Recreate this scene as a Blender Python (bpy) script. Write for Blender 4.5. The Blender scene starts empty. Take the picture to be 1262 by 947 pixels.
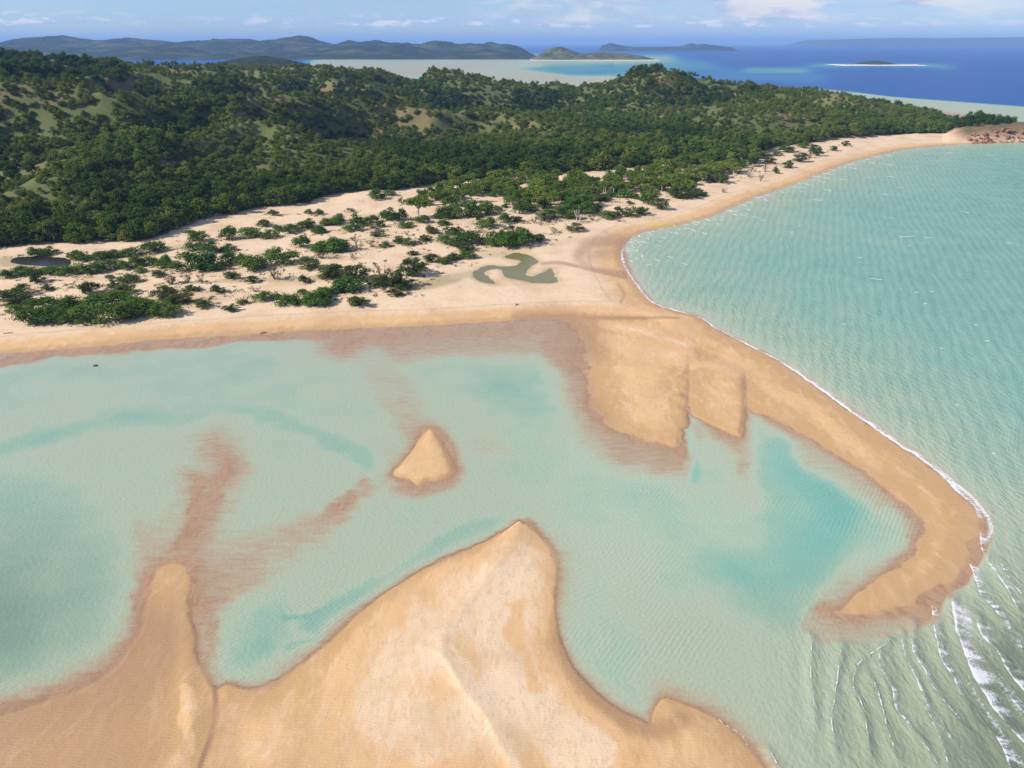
import bpy, math, random
import numpy as np

# ------------------------------------------------------------------ camera, sky, sun, exposure
sc = bpy.context.scene
C = sc.collection
IW, IH, FPX, CAMH, HORIZON = 1262.0, 947.0, 875.0, 100.0, 53.0
PITCH = math.atan((IH / 2 - HORIZON) / FPX)
cam_d = bpy.data.cameras.new('camera'); cam = bpy.data.objects.new('camera', cam_d); C.objects.link(cam)
cam_d.sensor_width = 36.0; cam_d.lens = 36.0 * FPX / IW
cam_d.clip_start = 1.0; cam_d.clip_end = 120000.0
cam.location = (0, 0, CAMH); cam.rotation_euler = (math.pi / 2 - PITCH, 0, 0)
sc.camera = cam

SUN_EL, SUN_AZ = math.radians(36), math.radians(-104)      # azimuth from +y, clockwise; the sun stands to the left
sun_dir = np.array([math.sin(SUN_AZ) * math.cos(SUN_EL), math.cos(SUN_AZ) * math.cos(SUN_EL), math.sin(SUN_EL)])
sun_d = bpy.data.lights.new('sun', 'SUN'); sun = bpy.data.objects.new('sun', sun_d); C.objects.link(sun)
sun_d.energy = 5.0; sun_d.angle = math.radians(0.53); sun_d.color = (1.0, 0.93, 0.83)
sun.rotation_euler = (math.pi / 2 - SUN_EL, 0, math.pi - SUN_AZ) ; sun.location = (-200, -50, 400)

world = bpy.data.worlds.new('World'); sc.world = world; world.use_nodes = True
wn, wl = world.node_tree.nodes, world.node_tree.links
sc.view_settings.view_transform = 'Standard'; sc.view_settings.look = 'None'
sc.view_settings.exposure = 0.50; sc.view_settings.gamma = 1.0; sc.view_settings.use_curve_mapping = False
sc.cycles.max_bounces = 6; sc.cycles.transparent_max_bounces = 16; sc.cycles.volume_bounces = 0
sc.cycles.caustics_reflective = False; sc.cycles.caustics_refractive = False


class NT:
    """small helper round a node tree"""
    def __init__(s, tree):
        s.t = tree; s.n = tree.nodes; s.l = tree.links

    def put(s, kind, **kw):
        n = s.n.new(kind)
        for k, v in kw.items():
            if k == 'ins':
                for i, x in v.items():
                    if x is None: continue
                    if isinstance(x, bpy.types.NodeSocket): s.l.new(x, n.inputs[i])
                    else: n.inputs[i].default_value = x
            else: setattr(n, k, v)
        return n

    def m(s, op, a, b=0.0, c=None, clamp=False):
        n = s.put('ShaderNodeMath', operation=op, use_clamp=clamp, ins={0: a, 1: b, 2: c} if c is not None else {0: a, 1: b})
        return n.outputs[0]

    def vm(s, op, a, b=(0, 0, 0)):
        n = s.put('ShaderNodeVectorMath', operation=op, ins={0: a, 1: b})
        return n.outputs[0]

    def mix(s, f, a, b, blend='MIX'):
        n = s.put('ShaderNodeMix', data_type='RGBA', blend_type=blend, clamp_factor=True)
        for i, x in ((0, f), (6, a), (7, b)):
            if isinstance(x, bpy.types.NodeSocket): s.l.new(x, n.inputs[i])
            elif i == 0: n.inputs[0].default_value = x
            else: n.inputs[i].default_value = (*x[:3], 1)
        return n.outputs[2]

    def ss(s, x, lo, hi):
        n = s.put('ShaderNodeMapRange', interpolation_type='SMOOTHSTEP', ins={0: x, 1: lo, 2: hi, 3: 0.0, 4: 1.0})
        return n.outputs[0]

    def noise(s, vec, scale, detail=3.0, rough=0.5, dist=0.0):
        n = s.put('ShaderNodeTexNoise', ins={'Vector': vec, 'Scale': scale, 'Detail': detail, 'Roughness': rough, 'Distortion': dist})
        return n.outputs['Fac']

    def attr(s, name):
        return s.put('ShaderNodeAttribute', attribute_name=name).outputs['Fac']

    def ramp(s, f, stops, interp='LINEAR'):
        n = s.put('ShaderNodeValToRGB', ins={0: f}); r = n.color_ramp; r.interpolation = interp
        while len(r.elements) < len(stops): r.elements.new(0.5)
        for e, (p, c) in zip(r.elements, stops): e.position = p; e.color = (*c[:3], 1)
        return n.outputs[0]


def build_sky():
    for n in list(wn): wn.remove(n)
    t = NT(world.node_tree)
    sky = t.put('ShaderNodeTexSky', sky_type='NISHITA', sun_disc=False, sun_elevation=SUN_EL, sun_rotation=SUN_AZ,
                altitude=0.0, air_density=1.0, dust_density=0.15, ozone_density=3.5)
    tc = t.put('ShaderNodeTexCoord').outputs['Generated']
    d = t.vm('NORMALIZE', tc)
    sp = t.put('ShaderNodeSeparateXYZ', ins={0: d})
    az = t.m('ARCTAN2', sp.outputs[0], sp.outputs[1]); el = sp.outputs[2]
    # clear sky a little bluer towards the eye than the sky model at sea level
    base = t.mix(1.0, sky.outputs[0], (0.92, 1.16, 1.60), 'MULTIPLY')
    v1 = t.put('ShaderNodeCombineXYZ', ins={0: t.m('MULTIPLY', az, 34.0), 1: t.m('MULTIPLY', el, 130.0), 2: 3.7}).outputs[0]
    n1 = t.noise(v1, 1.0, 8, 0.62)
    gate = t.noise(t.put('ShaderNodeCombineXYZ', ins={0: t.m('MULTIPLY', az, 3.0), 2: 2.3}).outputs[0], 1.0, 2)
    band = t.m('MULTIPLY', t.m('MULTIPLY', t.ss(el, 0.014, 0.020), t.m('SUBTRACT', 1.0, t.ss(el, 0.022, 0.036))), t.ss(gate, .38, .55))
    c1 = t.m('MULTIPLY', t.ss(n1, 0.50, 0.62), band)
    # broad soft cloud above
    v2 = t.put('ShaderNodeCombineXYZ', ins={0: t.m('MULTIPLY', az, 8.0), 1: t.m('MULTIPLY', el, 30.0), 2: 7.9}).outputs[0]
    n2 = t.noise(v2, 1.0, 9, 0.6, .4)
    cg = t.noise(t.put('ShaderNodeCombineXYZ', ins={0: t.m('MULTIPLY', az, 1.6), 2: 68.9}).outputs[0], 1.0, 2)
    c2 = t.m('MULTIPLY', t.m('MULTIPLY', t.ss(n2, 0.40, 0.55), t.ss(el, 0.018, 0.030)), t.ss(cg, .48, .62))
    v3 = t.put('ShaderNodeCombineXYZ', ins={0: t.m('MULTIPLY', az, 1.6), 1: t.m('MULTIPLY', el, 30.0), 2: 9.0}).outputs[0]
    c3 = t.m('MULTIPLY', t.ss(t.noise(v3, 1.0, 5, 0.5), 0.35, 0.75), 0.6)
    lit = t.noise(t.vm('ADD', v2, (0.12, 0.35, 0)), 1.5, 8, 0.6)
    ccol = t.mix(t.ss(lit, 0.36, 0.60), (5.6, 6.4, 8.4), (10.5, 9.8, 9.5))
    col = t.mix(c3, base, (5.6, 6.8, 9.4))
    col = t.mix(t.m('MULTIPLY', c2, 0.85), col, ccol)
    col = t.mix(t.m('MULTIPLY', c1, 0.8), col, (10.5, 10.2, 10.8))
    bg = t.put('ShaderNodeBackground', ins={0: col, 1: 0.065})
    out = t.put('ShaderNodeOutputWorld'); t.l.new(bg.outputs[0], out.inputs[0])


build_sky()

# ------------------------------------------------------------------ geometry helpers
cP, sP = math.cos(PITCH), math.sin(PITCH)


def ray(u, v):
    a = (np.asarray(u, float) - IW / 2) / FPX; b = (IH / 2 - np.asarray(v, float)) / FPX
    return a, cP + b * sP, -sP + b * cP


def p2g(u, v, z=0.0):                                     # map sheet position -> ground position
    dx, dy, dz = ray(u, v); t = (z - CAMH) / dz
    return dx * t, dy * t


def at_y(u, v, y):                                        # point on a sight line at a chosen distance
    dx, dy, dz = ray(u, v); t = y / dy
    return dx * t, y + 0 * t, CAMH + dz * t


def g2p(x, y, z=0.0):
    zz = z - CAMH
    f = y * cP - zz * sP; up = y * sP + zz * cP
    f = np.maximum(f, 1.0)
    return IW / 2 + FPX * x / f, IH / 2 - FPX * up / f


def hash2(ix, iy, seed):
    h = (ix.astype(np.int64) * 374761393 + iy.astype(np.int64) * 668265263 + seed * 1442695041) & 0x7fffffff
    h = ((h ^ (h >> 13)) * 1274126177) & 0x7fffffff
    return ((h ^ (h >> 16)) & 0xffff) / 65535.0


def vnoise(x, y, seed=0):
    ix, iy = np.floor(x), np.floor(y); fx, fy = x - ix, y - iy
    fx = fx * fx * (3 - 2 * fx); fy = fy * fy * (3 - 2 * fy)
    a = hash2(ix, iy, seed); b = hash2(ix + 1, iy, seed); c = hash2(ix, iy + 1, seed); d = hash2(ix + 1, iy + 1, seed)
    return (a + (b - a) * fx) * (1 - fy) + (c + (d - c) * fx) * fy


def fbm(x, y, oct=4, seed=0):
    s, a, t = 0.0, 0.5, 0.0
    for i in range(oct):
        s = s + a * vnoise(x * 2 ** i + 17.3 * i, y * 2 ** i - 9.1 * i, seed + i); t += a; a *= 0.5
    return s / t                                           # 0..1


def smooth(x, lo, hi):
    t = np.clip((x - lo) / (hi - lo), 0, 1); return t * t * (3 - 2 * t)


def spline(pts, n=4, closed=False):
    p = np.array(pts, float); N = len(p); out = []
    for i in range(N if closed else N - 1):
        if closed: a, b, c, d = p[i - 1], p[i], p[(i + 1) % N], p[(i + 2) % N]
        else: a, b, c, d = p[max(i - 1, 0)], p[i], p[i + 1], p[min(i + 2, N - 1)]
        for k in range(n):
            t = k / n
            out.append(0.5 * ((2 * b) + (c - a) * t + (2 * a - 5 * b + 4 * c - d) * t * t + (3 * b - a - 3 * c + d) * t ** 3))
    if not closed: out.append(p[-1])
    return np.array(out)


def line_dist(x, y, pts, closed=False):
    x = x.astype(np.float32); y = y.astype(np.float32)
    best = np.full(x.shape, 1e12, np.float32)
    P = np.array(pts, np.float32); n = len(P)
    if n == 1: return np.sqrt((x - P[0, 0]) ** 2 + (y - P[0, 1]) ** 2)
    for i in range(n if closed else n - 1):
        ax, ay = P[i]; bx, by = P[(i + 1) % n]
        ex, ey = bx - ax, by - ay; L = ex * ex + ey * ey + 1e-9
        px = x - ax; py = y - ay
        t = np.clip((px * ex + py * ey) / L, 0, 1)
        px -= t * ex; py -= t * ey
        np.minimum(best, px * px + py * py, out=best)
    return np.sqrt(best)


def inside(x, y, pts):
    P = np.array(pts, float); n = len(P); r = np.zeros(x.shape, bool)
    for i in range(n):
        ax, ay = P[i]; bx, by = P[(i + 1) % n]
        if ay == by: continue
        c = ((ay > y) != (by > y))
        r ^= c & (x < (bx - ax) * (y - ay) / (by - ay) + ax)
    return r


def sdist(x, y, pts):                                     # positive inside
    d = line_dist(x, y, pts, True)
    return np.where(inside(x, y, pts), d, -d)


def to_ground(px):
    px = np.array(px, float); x, y = p2g(px[:, 0], px[:, 1]); return np.stack([x, y], 1)


# ------------------------------------------------------------------ the coast, traced once as map outlines
LAGOON_SHORE = [(-500, 478), (-250, 458), (-100, 447), (0, 437), (100, 428), (200, 419), (300, 412), (420, 405), (520, 402), (600, 397),
                (680, 392), (740, 391), (790, 396), (812, 412), (850, 440)]
SPIT_INNER = [(880, 446), (917, 466), (921, 503), (950, 514), (985, 531), (1030, 558), (1070, 583), (1104, 610), (1130, 632), (1139, 645),
              (1136, 664), (1122, 688), (1096, 705), (1072, 722), (1052, 741), (1034, 756)]
SPIT_OUTER = [(1052, 756), (1080, 753), (1108, 747), (1128, 741), (1140, 730), (1160, 722), (1175, 713), (1180, 700), (1190, 688), (1195, 670),
              (1205, 655), (1204, 638), (1198, 624), (1180, 608), (1160, 588),
              (1130, 564), (1100, 545), (1050, 509), (1000, 473), (960, 446), (910, 420), (880, 405), (860, 391), (830, 383), (803, 373), (784, 352),
              (768, 326), (766, 310), (772, 297), (790, 286), (830, 278), (870, 268), (900, 256), (930, 243), (960, 233), (1000, 218), (1040, 202),
              (1080, 191), (1120, 183), (1180, 178), (1262, 175), (1400, 171)]
BACK = [(1400, 165), (1262, 163), (1215, 160), (1180, 155), (1152, 143), (1125, 136), (1090, 131), (1060, 124), (1000, 113), (900, 108), (800, 108),
        (690, 110), (600, 107), (450, 101), (300, 98), (100, 97), (-300, 97), (-900, 97), (-900, 470)]
LAND_PX = np.concatenate([spline(LAGOON_SHORE, 3), spline(SPIT_INNER, 4), spline(SPIT_OUTER, 4), np.array(BACK, float)])
LOBE1_PX = spline([(640, 384), (690, 394), (714, 408), (719, 425), (724, 450), (726, 480), (738, 508), (752, 524), (775, 535), (800, 543), (826, 552), (840, 553)], 3)
LOBE1_PX = np.concatenate([LOBE1_PX, [(845, 535), (846, 500), (849, 455), (880, 430), (840, 395), (760, 380)]])
LOBE2_PX = np.concatenate([spline([(847, 450), (850, 505), (862, 516), (880, 525), (898, 534), (915, 540)], 3), [(919, 520), (918, 495), (919, 462), (960, 470), (900, 425), (850, 425)]])
ISLE_PX = spline([(485, 583), (497, 570), (511, 553), (522, 536), (530, 529), (537, 533), (545, 545), (552, 560), (558, 573), (557, 584), (543, 591), (528, 593), (515, 598), (504, 590), (492, 588)], 3, True)
BAR_PX = np.concatenate([spline([(243, 1000), (252, 947), (262, 900), (266, 858), (275, 846), (285, 845), (300, 851), (318, 853), (345, 846), (362, 830), (400, 799), (430, 769), (470, 735),
                                 (512, 709), (560, 686), (605, 666), (628, 651), (640, 642)], 3),
                         spline([(641, 643), (652, 650), (666, 664), (677, 682), (684, 706), (683, 735), (685, 765), (692, 795), (706, 822), (728, 849), (760, 874), (790, 889), (803, 893),
                                 (806, 880), (812, 866), (822, 861), (850, 871), (885, 889), (912, 912), (935, 938), (960, 975), (985, 1010)], 3)])
LEFT_PX = np.concatenate([spline([(-200, 950), (-60, 905), (0, 886), (60, 866), (110, 846), (146, 822), (168, 790), (180, 755), (188, 722), (197, 703), (212, 696), (227, 699), (233, 722), (236, 760),
                                  (241, 800), (250, 828), (261, 852), (263, 880), (259, 905), (249, 940), (238, 1000)], 3), [(-300, 1000)]])
POND_PX = spline([(621, 319), (635, 314.6), (650, 316.6), (661, 322.5), (662.5, 326), (655, 331), (648, 338.6), (649, 342), (658, 343.6), (668, 338.6), (678.6, 333), (683, 342), (687, 350.4), (675, 351.8),
                  (655, 351.3), (634.6, 347), (622.8, 344.5), (618.6, 335.2), (605, 335), (597.5, 338), (604, 347), (612.7, 352), (607.6, 353.3), (590.7, 349.6), (583, 343.7), (584, 337.7), (600.8, 329.8),
                  (617.7, 331), (634.6, 331), (642, 327), (641, 324), (631, 322.5)], 2, True)
DARKPOND_PX = spline([(14, 324), (22, 320), (45, 319), (75, 320), (86, 323), (88, 328), (78, 332), (55, 331), (30, 329), (18, 328)], 2, True)
FOREST_PX = np.array([(-900, 380), (-200, 322), (0, 311), (30, 306), (55, 303), (90, 306), (120, 302), (160, 303), (190, 299), (215, 288), (250, 274), (290, 266), (330, 258), (380, 254), (400, 245), (440, 238), (480, 239),
                      (520, 233), (555, 227), (578, 226), (620, 222), (660, 219), (700, 215), (740, 213), (780, 209), (800, 206), (815, 204), (850, 203), (880, 196), (912, 196), (940, 190), (955, 184), (985, 180), (1010, 176), (1060, 172), (1100, 168),
                      (1130, 166), (1165, 167), (1200, 168), (1245, 169), (1250, 164), (1215, 161), (1180, 157), (1150, 146), (1120, 139), (1085, 134), (1060, 127), (1000, 116), (900, 111), (800, 111), (690, 113), (600, 110), (450, 104), (300, 101), (100, 100), (-900, 100)], float)
GROVE_PX = np.array([(505, 262), (560, 252), (600, 243), (625, 258), (660, 262), (700, 265), (730, 258), (770, 254), (800, 256), (850, 243), (852, 233), (880, 226), (905, 218), (932, 205), (935, 194), (900, 194), (870, 198), (835, 205),
                     (800, 214), (760, 220), (715, 221), (690, 226), (650, 222), (600, 228), (560, 236), (520, 247)], float)

LAND, LOBE1, LOBE2, ISLE, BAR, LEFT, POND, DARKPOND, FOREST, GROVE = [to_ground(p) for p in
                                                                    (LAND_PX, LOBE1_PX, LOBE2_PX, ISLE_PX, BAR_PX, LEFT_PX, POND_PX, DARKPOND_PX, FOREST_PX, GROVE_PX)]
OPEN_PX = np.concatenate([spline(SPIT_OUTER, 2), [(2200, 171), (2600, 1010), (1000, 1010), (962, 900), (980, 800), (1015, 762)]])
OPEN = to_ground(OPEN_PX)

# hills: control heights, joined by a thin-plate surface
_cp = []
for u, v, y in [(-250, 56, 900), (0, 62, 900), (60, 66, 930), (110, 76, 980), (160, 87, 1080), (210, 85, 1180), (260, 82, 1250), (330, 82, 1300), (420, 84, 1330), (470, 86, 1340), (520, 89, 1330), (560, 88, 1290), (600, 97, 1300), (640, 105, 1330),
                (660, 110, 1340), (690, 114, 1340), (735, 104, 1320), (765, 85, 1290), (790, 77, 1270), (820, 83, 1270), (860, 98, 1260), (900, 102, 1200), (950, 91, 1130), (975, 93, 1120), (1010, 109, 1110), (1060, 121, 1080), (1110, 133, 1030), (1160, 151, 975), (1200, 155, 930), (1262, 157, 890), (1400, 158, 870),
                (60, 120, 640), (150, 128, 660), (60, 180, 520), (150, 190, 520), (0, 210, 480), (240, 140, 760), (210, 180, 590), (260, 215, 540), (330, 130, 770), (330, 185, 600), (400, 115, 900), (440, 150, 760), (440, 195, 620), (520, 120, 1000),
                (560, 155, 800), (620, 155, 800), (690, 160, 800), (620, 125, 1080), (640, 185, 690), (540, 190, 670), (760, 130, 1030), (850, 125, 1020), (850, 155, 860), (760, 175, 760), (950, 125, 950), (950, 150, 850), (1030, 145, 880), (1100, 155, 850)]:
    q = at_y(u, v, y); _cp.append((q[0], q[1], q[2] - (12.0 if y > 880 else 3.0)))
for u, v in [(-200, 325), (0, 310), (100, 300), (200, 290), (300, 262), (400, 244), (500, 236), (600, 225), (700, 216), (800, 207), (900, 193), (1000, 177), (1100, 168), (1165, 166), (1262, 172), (-100, 400), (300, 380), (600, 330), (900, 260), (1060, 195)]:
    x, y = p2g(u, v); _cp.append((x, y, 1.0))
for u, v in zip([b[0] for b in BACK[1:17]], [b[1] for b in BACK[1:17]]):
    x, y = p2g(u, v); _cp.append((x, y, 0.0))
_cp = np.array([[float(a) for a in c] for c in _cp]); _s = 1 / 500.0


def _tps(r2): return np.where(r2 > 1e-12, r2 * np.log(np.maximum(r2, 1e-12)), 0.0)


_X = _cp[:, :2] * _s; _N = len(_X)
_A = np.zeros((_N + 3, _N + 3)); _A[:_N, :_N] = _tps(((_X[:, None] - _X[None]) ** 2).sum(-1)) + 0.0006 * np.eye(_N)
_A[:_N, _N] = 1; _A[:_N, _N + 1:] = _X; _A[_N, :_N] = 1; _A[_N + 1:, :_N] = _X.T
_w = np.linalg.solve(_A, np.concatenate([_cp[:, 2], [0, 0, 0]]))


def hill_raw(x, y):
    X, Y = x * _s, y * _s
    z = _w[_N] + _w[_N + 1] * X + _w[_N + 2] * Y
    for i in range(_N): z = z + _w[i] * _tps((X - _X[i, 0]) ** 2 + (Y - _X[i, 1]) ** 2)
    return z


# depth soundings: (map polyline, reach in map units, depth, vertical stretch, flat core share)
SOUND = [
    # lagoon, deeper and shallower ground
    ([(-60, 470), (150, 458), (330, 446)], 26, 1.15, 1.6, .2), ([(-100, 560), (-20, 558), (60, 541), (130, 523), (200, 512), (245, 510)], 28, 1.5, 1.6, .0), ([(200, 512), (290, 507), (330, 515)], 19, 1.3, 1.4, .0),
    ([(325, 513), (370, 527), (410, 546), (450, 565)], 17, 1.45, 1.2, .0), ([(400, 545), (440, 560), (460, 580)], 22, 1.5, 1.2, .1),
    ([(-200, 800), (-20, 760)], 240, 2.4, 1.1, .0), ([(-60, 650), (0, 640)], 120, 1.6, 1.2, .0), ([(100, 700), (90, 790)], 60, 1.7, 1, .1),
    ([(620, 480), (655, 487), (690, 500)], 80, 1.55, 1.5, .0), ([(672, 497), (700, 510)], 40, 1.5, 1.5, .0),
    ([(660, 560), (760, 640), (830, 690)], 60, 1.05, 1, .1), ([(800, 600), (850, 690)], 70, 1.1, 1, .1),
    # reddish drowned flats below the lagoon beach
    ([(420, 425), (520, 418), (620, 412), (715, 405)], 52, 0.11, 1.35, .1), ([(500, 432), (600, 428), (690, 430)], 30, 0.2, 1.3, .0), ([(-400, 480), (-100, 455), (0, 444), (150, 430), (300, 418), (430, 410)], 15, 0.10, 1.6, .35),
    ([(480, 470), (498, 505), (512, 528)], 42, 0.33, 1.2, .2), ([(455, 445), (475, 480)], 30, 0.42, 1.2, .2), ([(590, 550), (620, 556)], 28, 0.60, 1.4, .1),
    # brown plumes
    ([(268, 560), (285, 572), (270, 610), (255, 645), (232, 672), (215, 705)], 60, 0.17, .85, .0), ([(258, 580), (262, 620)], 13, 0.45, 1, .1), ([(222, 590), (212, 640)], 26, 0.40, 1, .1), ([(244, 600), (238, 650), (222, 690)], 26, 0.09, .8, .1), ([(276, 568), (264, 620)], 20, 0.10, .8, .1),
    ([(455, 598), (420, 622), (385, 648), (352, 668)], 24, 0.24, 1, .1), ([(430, 615), (395, 640), (360, 664)], 20, 0.11, 1, .1), ([(180, 660), (195, 720)], 45, 0.33, 1, .15), ([(380, 660), (300, 690), (240, 735)], 62, 0.28, 1.2, .05), ([(300, 705), (250, 740)], 42, 0.24, 1.2, .15),
    ([(150, 822), (110, 846), (40, 866), (-100, 910)], 74, 0.14, 1.1, .0), ([(176, 790), (188, 740), (195, 715)], 36, 0.16, 1, .2), ([(240, 700), (262, 735)], 40, 0.22, 1, .2), ([(262, 770), (268, 800), (265, 830), (264, 845)], 19, 0.26, 1, .2),
    ([(345, 850), (390, 818), (430, 785)], 18, 0.10, 1, .2),
    # deep edge beside the middle bar
    ([(330, 775), (310, 800), (292, 828)], 44, 1.5, 1, .1), ([(322, 800), (300, 815)], 20, 1.9, 1, .1), ([(380, 770), (430, 738), (480, 705), (540, 674), (590, 655), (634, 640)], 22, 2.0, 1.1, .1), ([(350, 765), (390, 758)], 7, 2.1, 1.1, .1), ([(350, 798), (388, 788)], 8, 1.9, 1, .1),
    ([(612, 662), (560, 685), (500, 715)], 7, 0.18, 1, .1), ([(310, 850), (340, 846), (370, 822)], 10, .1, 1, .1),
    ([(694, 770), (720, 820), (760, 855), (800, 872)], 36, 1.45, 1, .15), ([(730, 740), (770, 800)], 50, 1.15, 1, .1), ([(645, 643), (670, 665), (684, 700)], 9, .35, 1, .1),
    # halo of the small island
    ([(492, 590), (515, 602), (545, 598), (562, 586)], 18, 0.26, 1.1, .0), ([(535, 528), (552, 545), (562, 570)], 12, 0.3, 1, .0), ([(490, 600), (520, 607)], 15, .24, 1, .1),
    # drowned fringe of the lobes, then the pool with its steep western edge
    ([(705, 430), (712, 480), (735, 525), (790, 552), (838, 566)], 60, 0.22, 1.1, .0), ([(770, 548), (838, 570)], 30, 0.20, 1, .2), ([(690, 420), (700, 440)], 36, .12, 1.2, .3),
    ([(872, 540), (905, 565), (930, 605)], 42, 0.70, 1, .1), ([(890, 535), (915, 552), (925, 575)], 20, 0.25, 1, .2), ([(850, 520), (853, 560), (858, 590)], 11, 1.8, .9, .1), ([(866, 560), (880, 600)], 26, 1.0, 1, .1),
]
POOL_PX = spline([(922, 506), (965, 520), (1010, 545), (1060, 580), (1106, 616), (1128, 640), (1130, 660), (1105, 692), (1070, 716), (1040, 744), (1020, 757), (995, 766), (975, 772), (945, 768), (915, 752), (890, 728), (868, 705),
                  (885, 680), (935, 676), (947, 660), (943, 630), (936, 590), (929, 550)], 2, True)
SOUND2 = [
    ([(960, 516), (1010, 542), (1060, 576), (1104, 612), (1134, 646)], 34, 0.16, 1, .15), ([(1000, 556), (1060, 594), (1090, 622)], 34, 0.42, 1, .1), ([(1128, 650), (1120, 682), (1090, 702)], 26, 0.3, 1, .1), ([(1090, 660), (1060, 700)], 45, 1.2, 1, .1), ([(1035, 748), (1070, 716)], 16, 0.9, 1, .1), ([(1040, 716), (1020, 735)], 22, .75, .8, .1),
    ([(1020, 766), (1060, 768), (1110, 762), (1150, 745)], 26, 0.13, .9, .3), ([(1000, 775), (1060, 780), (1120, 775)], 22, 0.35, .9, .2), ([(1205, 640), (1208, 665), (1198, 690), (1180, 715), (1160, 735)], 18, 0.12, 1, .3),
    ([(768, 318), (776, 345), (795, 372)], 12, .25, 1, .2),
]


def paint(val, u, v, lst, gain=1.0):
    for pts, r, d, st, core in lst:
        P = spline(pts, 3) if len(pts) > 2 else np.array(pts, float)
        lo, hi = P.min(0) - r * 1.05, P.max(0) + r * 1.05
        m = (u > lo[0]) & (u < hi[0]) & (v > lo[1]) & (v < hi[1])
        if not m.any(): continue
        Q = P * (1, st); dd = line_dist(u[m], v[m] * st, Q)
        w = 1 - smooth(dd, r * core, r)
        val[m] = val[m] * (1 - w) + (d * gain if d < .45 else d) * w
    return val


def survey(x, y, full=True):
    """height of ground and sea bed with the surface marks, anywhere on the plan"""
    u, v = g2p(x, y)
    o = {}
    wob = (fbm(x * .22, y * .22, 3, 5) - .5)
    sl = sdist(x, y, LAND) + wob * 2.0
    s1 = sdist(x, y, LOBE1) + wob * 5.0 + 1.6 * (fbm(x * .7, y * .5, 3, 25) - .5); s2 = sdist(x, y, LOBE2) + wob * 1.6; si = sdist(x, y, ISLE) + wob * .7; sb = sdist(x, y, BAR) + wob * .5; sf = sdist(x, y, LEFT) + wob * 1.5
    sfor = sdist(x, y, FOREST)
    out = -np.maximum.reduce([sl, s1, s2, si, sb, sf])
    # depth
    D = np.full(x.shape, 0.92) + (fbm(x * .03, y * .03, 4, 3) - .5) * .55
    wopen = smooth(sdist(x, y, OPEN), -12, 14)
    Dopen = 0.95 + 0.95 * (1 - np.exp(-np.maximum(out, 0) / 60)) + 1.3 * (1 - np.exp(-np.maximum(out, 0) / 220)) + 1.6 * smooth(v, 640, 900) * smooth(u, 1120, 1250)
    Dopen = Dopen * (0.85 + .3 * fbm(x * .012, y * .012, 3, 31))
    D = D * (1 - wopen) + Dopen * wopen
    wf = smooth(v, 380, 470); uw = u + wf * (26 * (fbm(u / 46, v / 34, 3, 201) - .5) + 9 * (fbm(u / 12, v / 9, 2, 211) - .5)); vw = v + wf * (20 * (fbm(u / 50, v / 30, 3, 221) - .5) + 7 * (fbm(u / 14, v / 8, 2, 231) - .5))
    D = paint(D, uw, vw, SOUND, 1.3)
    sp = sdist(x, y, to_ground(POOL_PX)) + wob * 3
    wp = smooth(sp, -5.0, 7.0); D = D * (1 - wp) + (1.75 + .75 * smooth(sp, 4, 22)) * wp
    D = paint(D, uw, vw, SOUND2, 1.3)
    far = smooth(v, 178, 150) * (1 - smooth(sl, -400, -399) * 0)
    Dfar = np.full(x.shape, 14.0)
    Dfar = paint(Dfar, u, v, [([(640, 84), (780, 80), (860, 90), (700, 100)], 60, 5.0, 3.2, .3), ([(690, 77), (820, 73)], 26, 2.0, 3.0, .2), ([(860, 92), (1000, 96)], 40, 8.0, 3.0, .2), ([(420, 78), (520, 80), (640, 75)], 60, 0.6, 4.5, .55),
                              ([(420, 92), (560, 88), (640, 96), (700, 103), (780, 103)], 62, 0.42, 4.5, .5), ([(660, 76), (720, 76), (800, 74)], 20, .5, 5, .3), ([(930, 87), (985, 87)], 30, 3.0, 5.5, .1), ([(1010, 82), (1120, 81), (1165, 83)], 30, 4.0, 6.0, .1)])
    Dfar = np.where(Dfar < 4, Dfar * (.35 + 1.5 * fbm(x * .0035, y * .0009, 4, 88)), Dfar)
    band = np.interp(u, [1000, 1050, 1100, 1180, 1262, 1500], [108, 113, 119, 125, 131, 150])
    wb = smooth(v, band - .7, band + 1.2) * (u > 1000); Dfar = Dfar * (1 - wb) + 0.8 * wb
    Dfar = paint(Dfar, u, v, [([(1120, 136), (1180, 146)], 26, .1, 3.0, .3)])
    D = D * (1 - far) + Dfar * far
    D = np.maximum(D, .02)
    shelf = 1 - np.exp(-np.maximum(out, 0) / np.where(far > .5, 12.0, 3.4))
    z = -D * np.clip(shelf, 0.0, 1)
    rip = 0.028 * (fbm(x * .8 + 2 * wob, y * .9, 2, 60) - .5)
    z = z + np.where(out > 0, rip * smooth(out, .2, 3), 0)
    # dry ground
    dune = fbm(x * .03, y * .02, 4, 11)
    zl = 1.35 * (1 - np.exp(-np.maximum(sl, 0) / 14)) + smooth(sl, 14, 60) * (0.2 + 1.6 * (dune - .35))
    spit = smooth(v, 395, 420) * smooth(u, 780, 840); zl = zl * (1 - .55 * spit)
    zl = np.where(sl > 0, np.maximum(zl, .02), -9)
    zlo = np.maximum(np.where(s1 > 0, .36 * (1 - np.exp(-s1 / 9)) + .16 * smooth(u, 735, 845) * smooth(s1, 0, 2), -9), np.where(s2 > 0, .30 * (1 - np.exp(-s2 / 3)) + .2 * smooth(u, 860, 916) * smooth(s2, 0, 1.5), -9))
    zi = np.where(si > 0, .55 * (1 - np.exp(-si / 1.3)), -9)
    ridge = line_dist(u, v, spline([(640, 645), (627, 676), (606, 706), (575, 745), (545, 790), (560, 830), (600, 880), (640, 950), (660, 1010)], 4))
    ridge2 = line_dist(u, v, spline([(520, 800), (545, 812), (570, 852), (600, 890), (630, 950)], 3))
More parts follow.
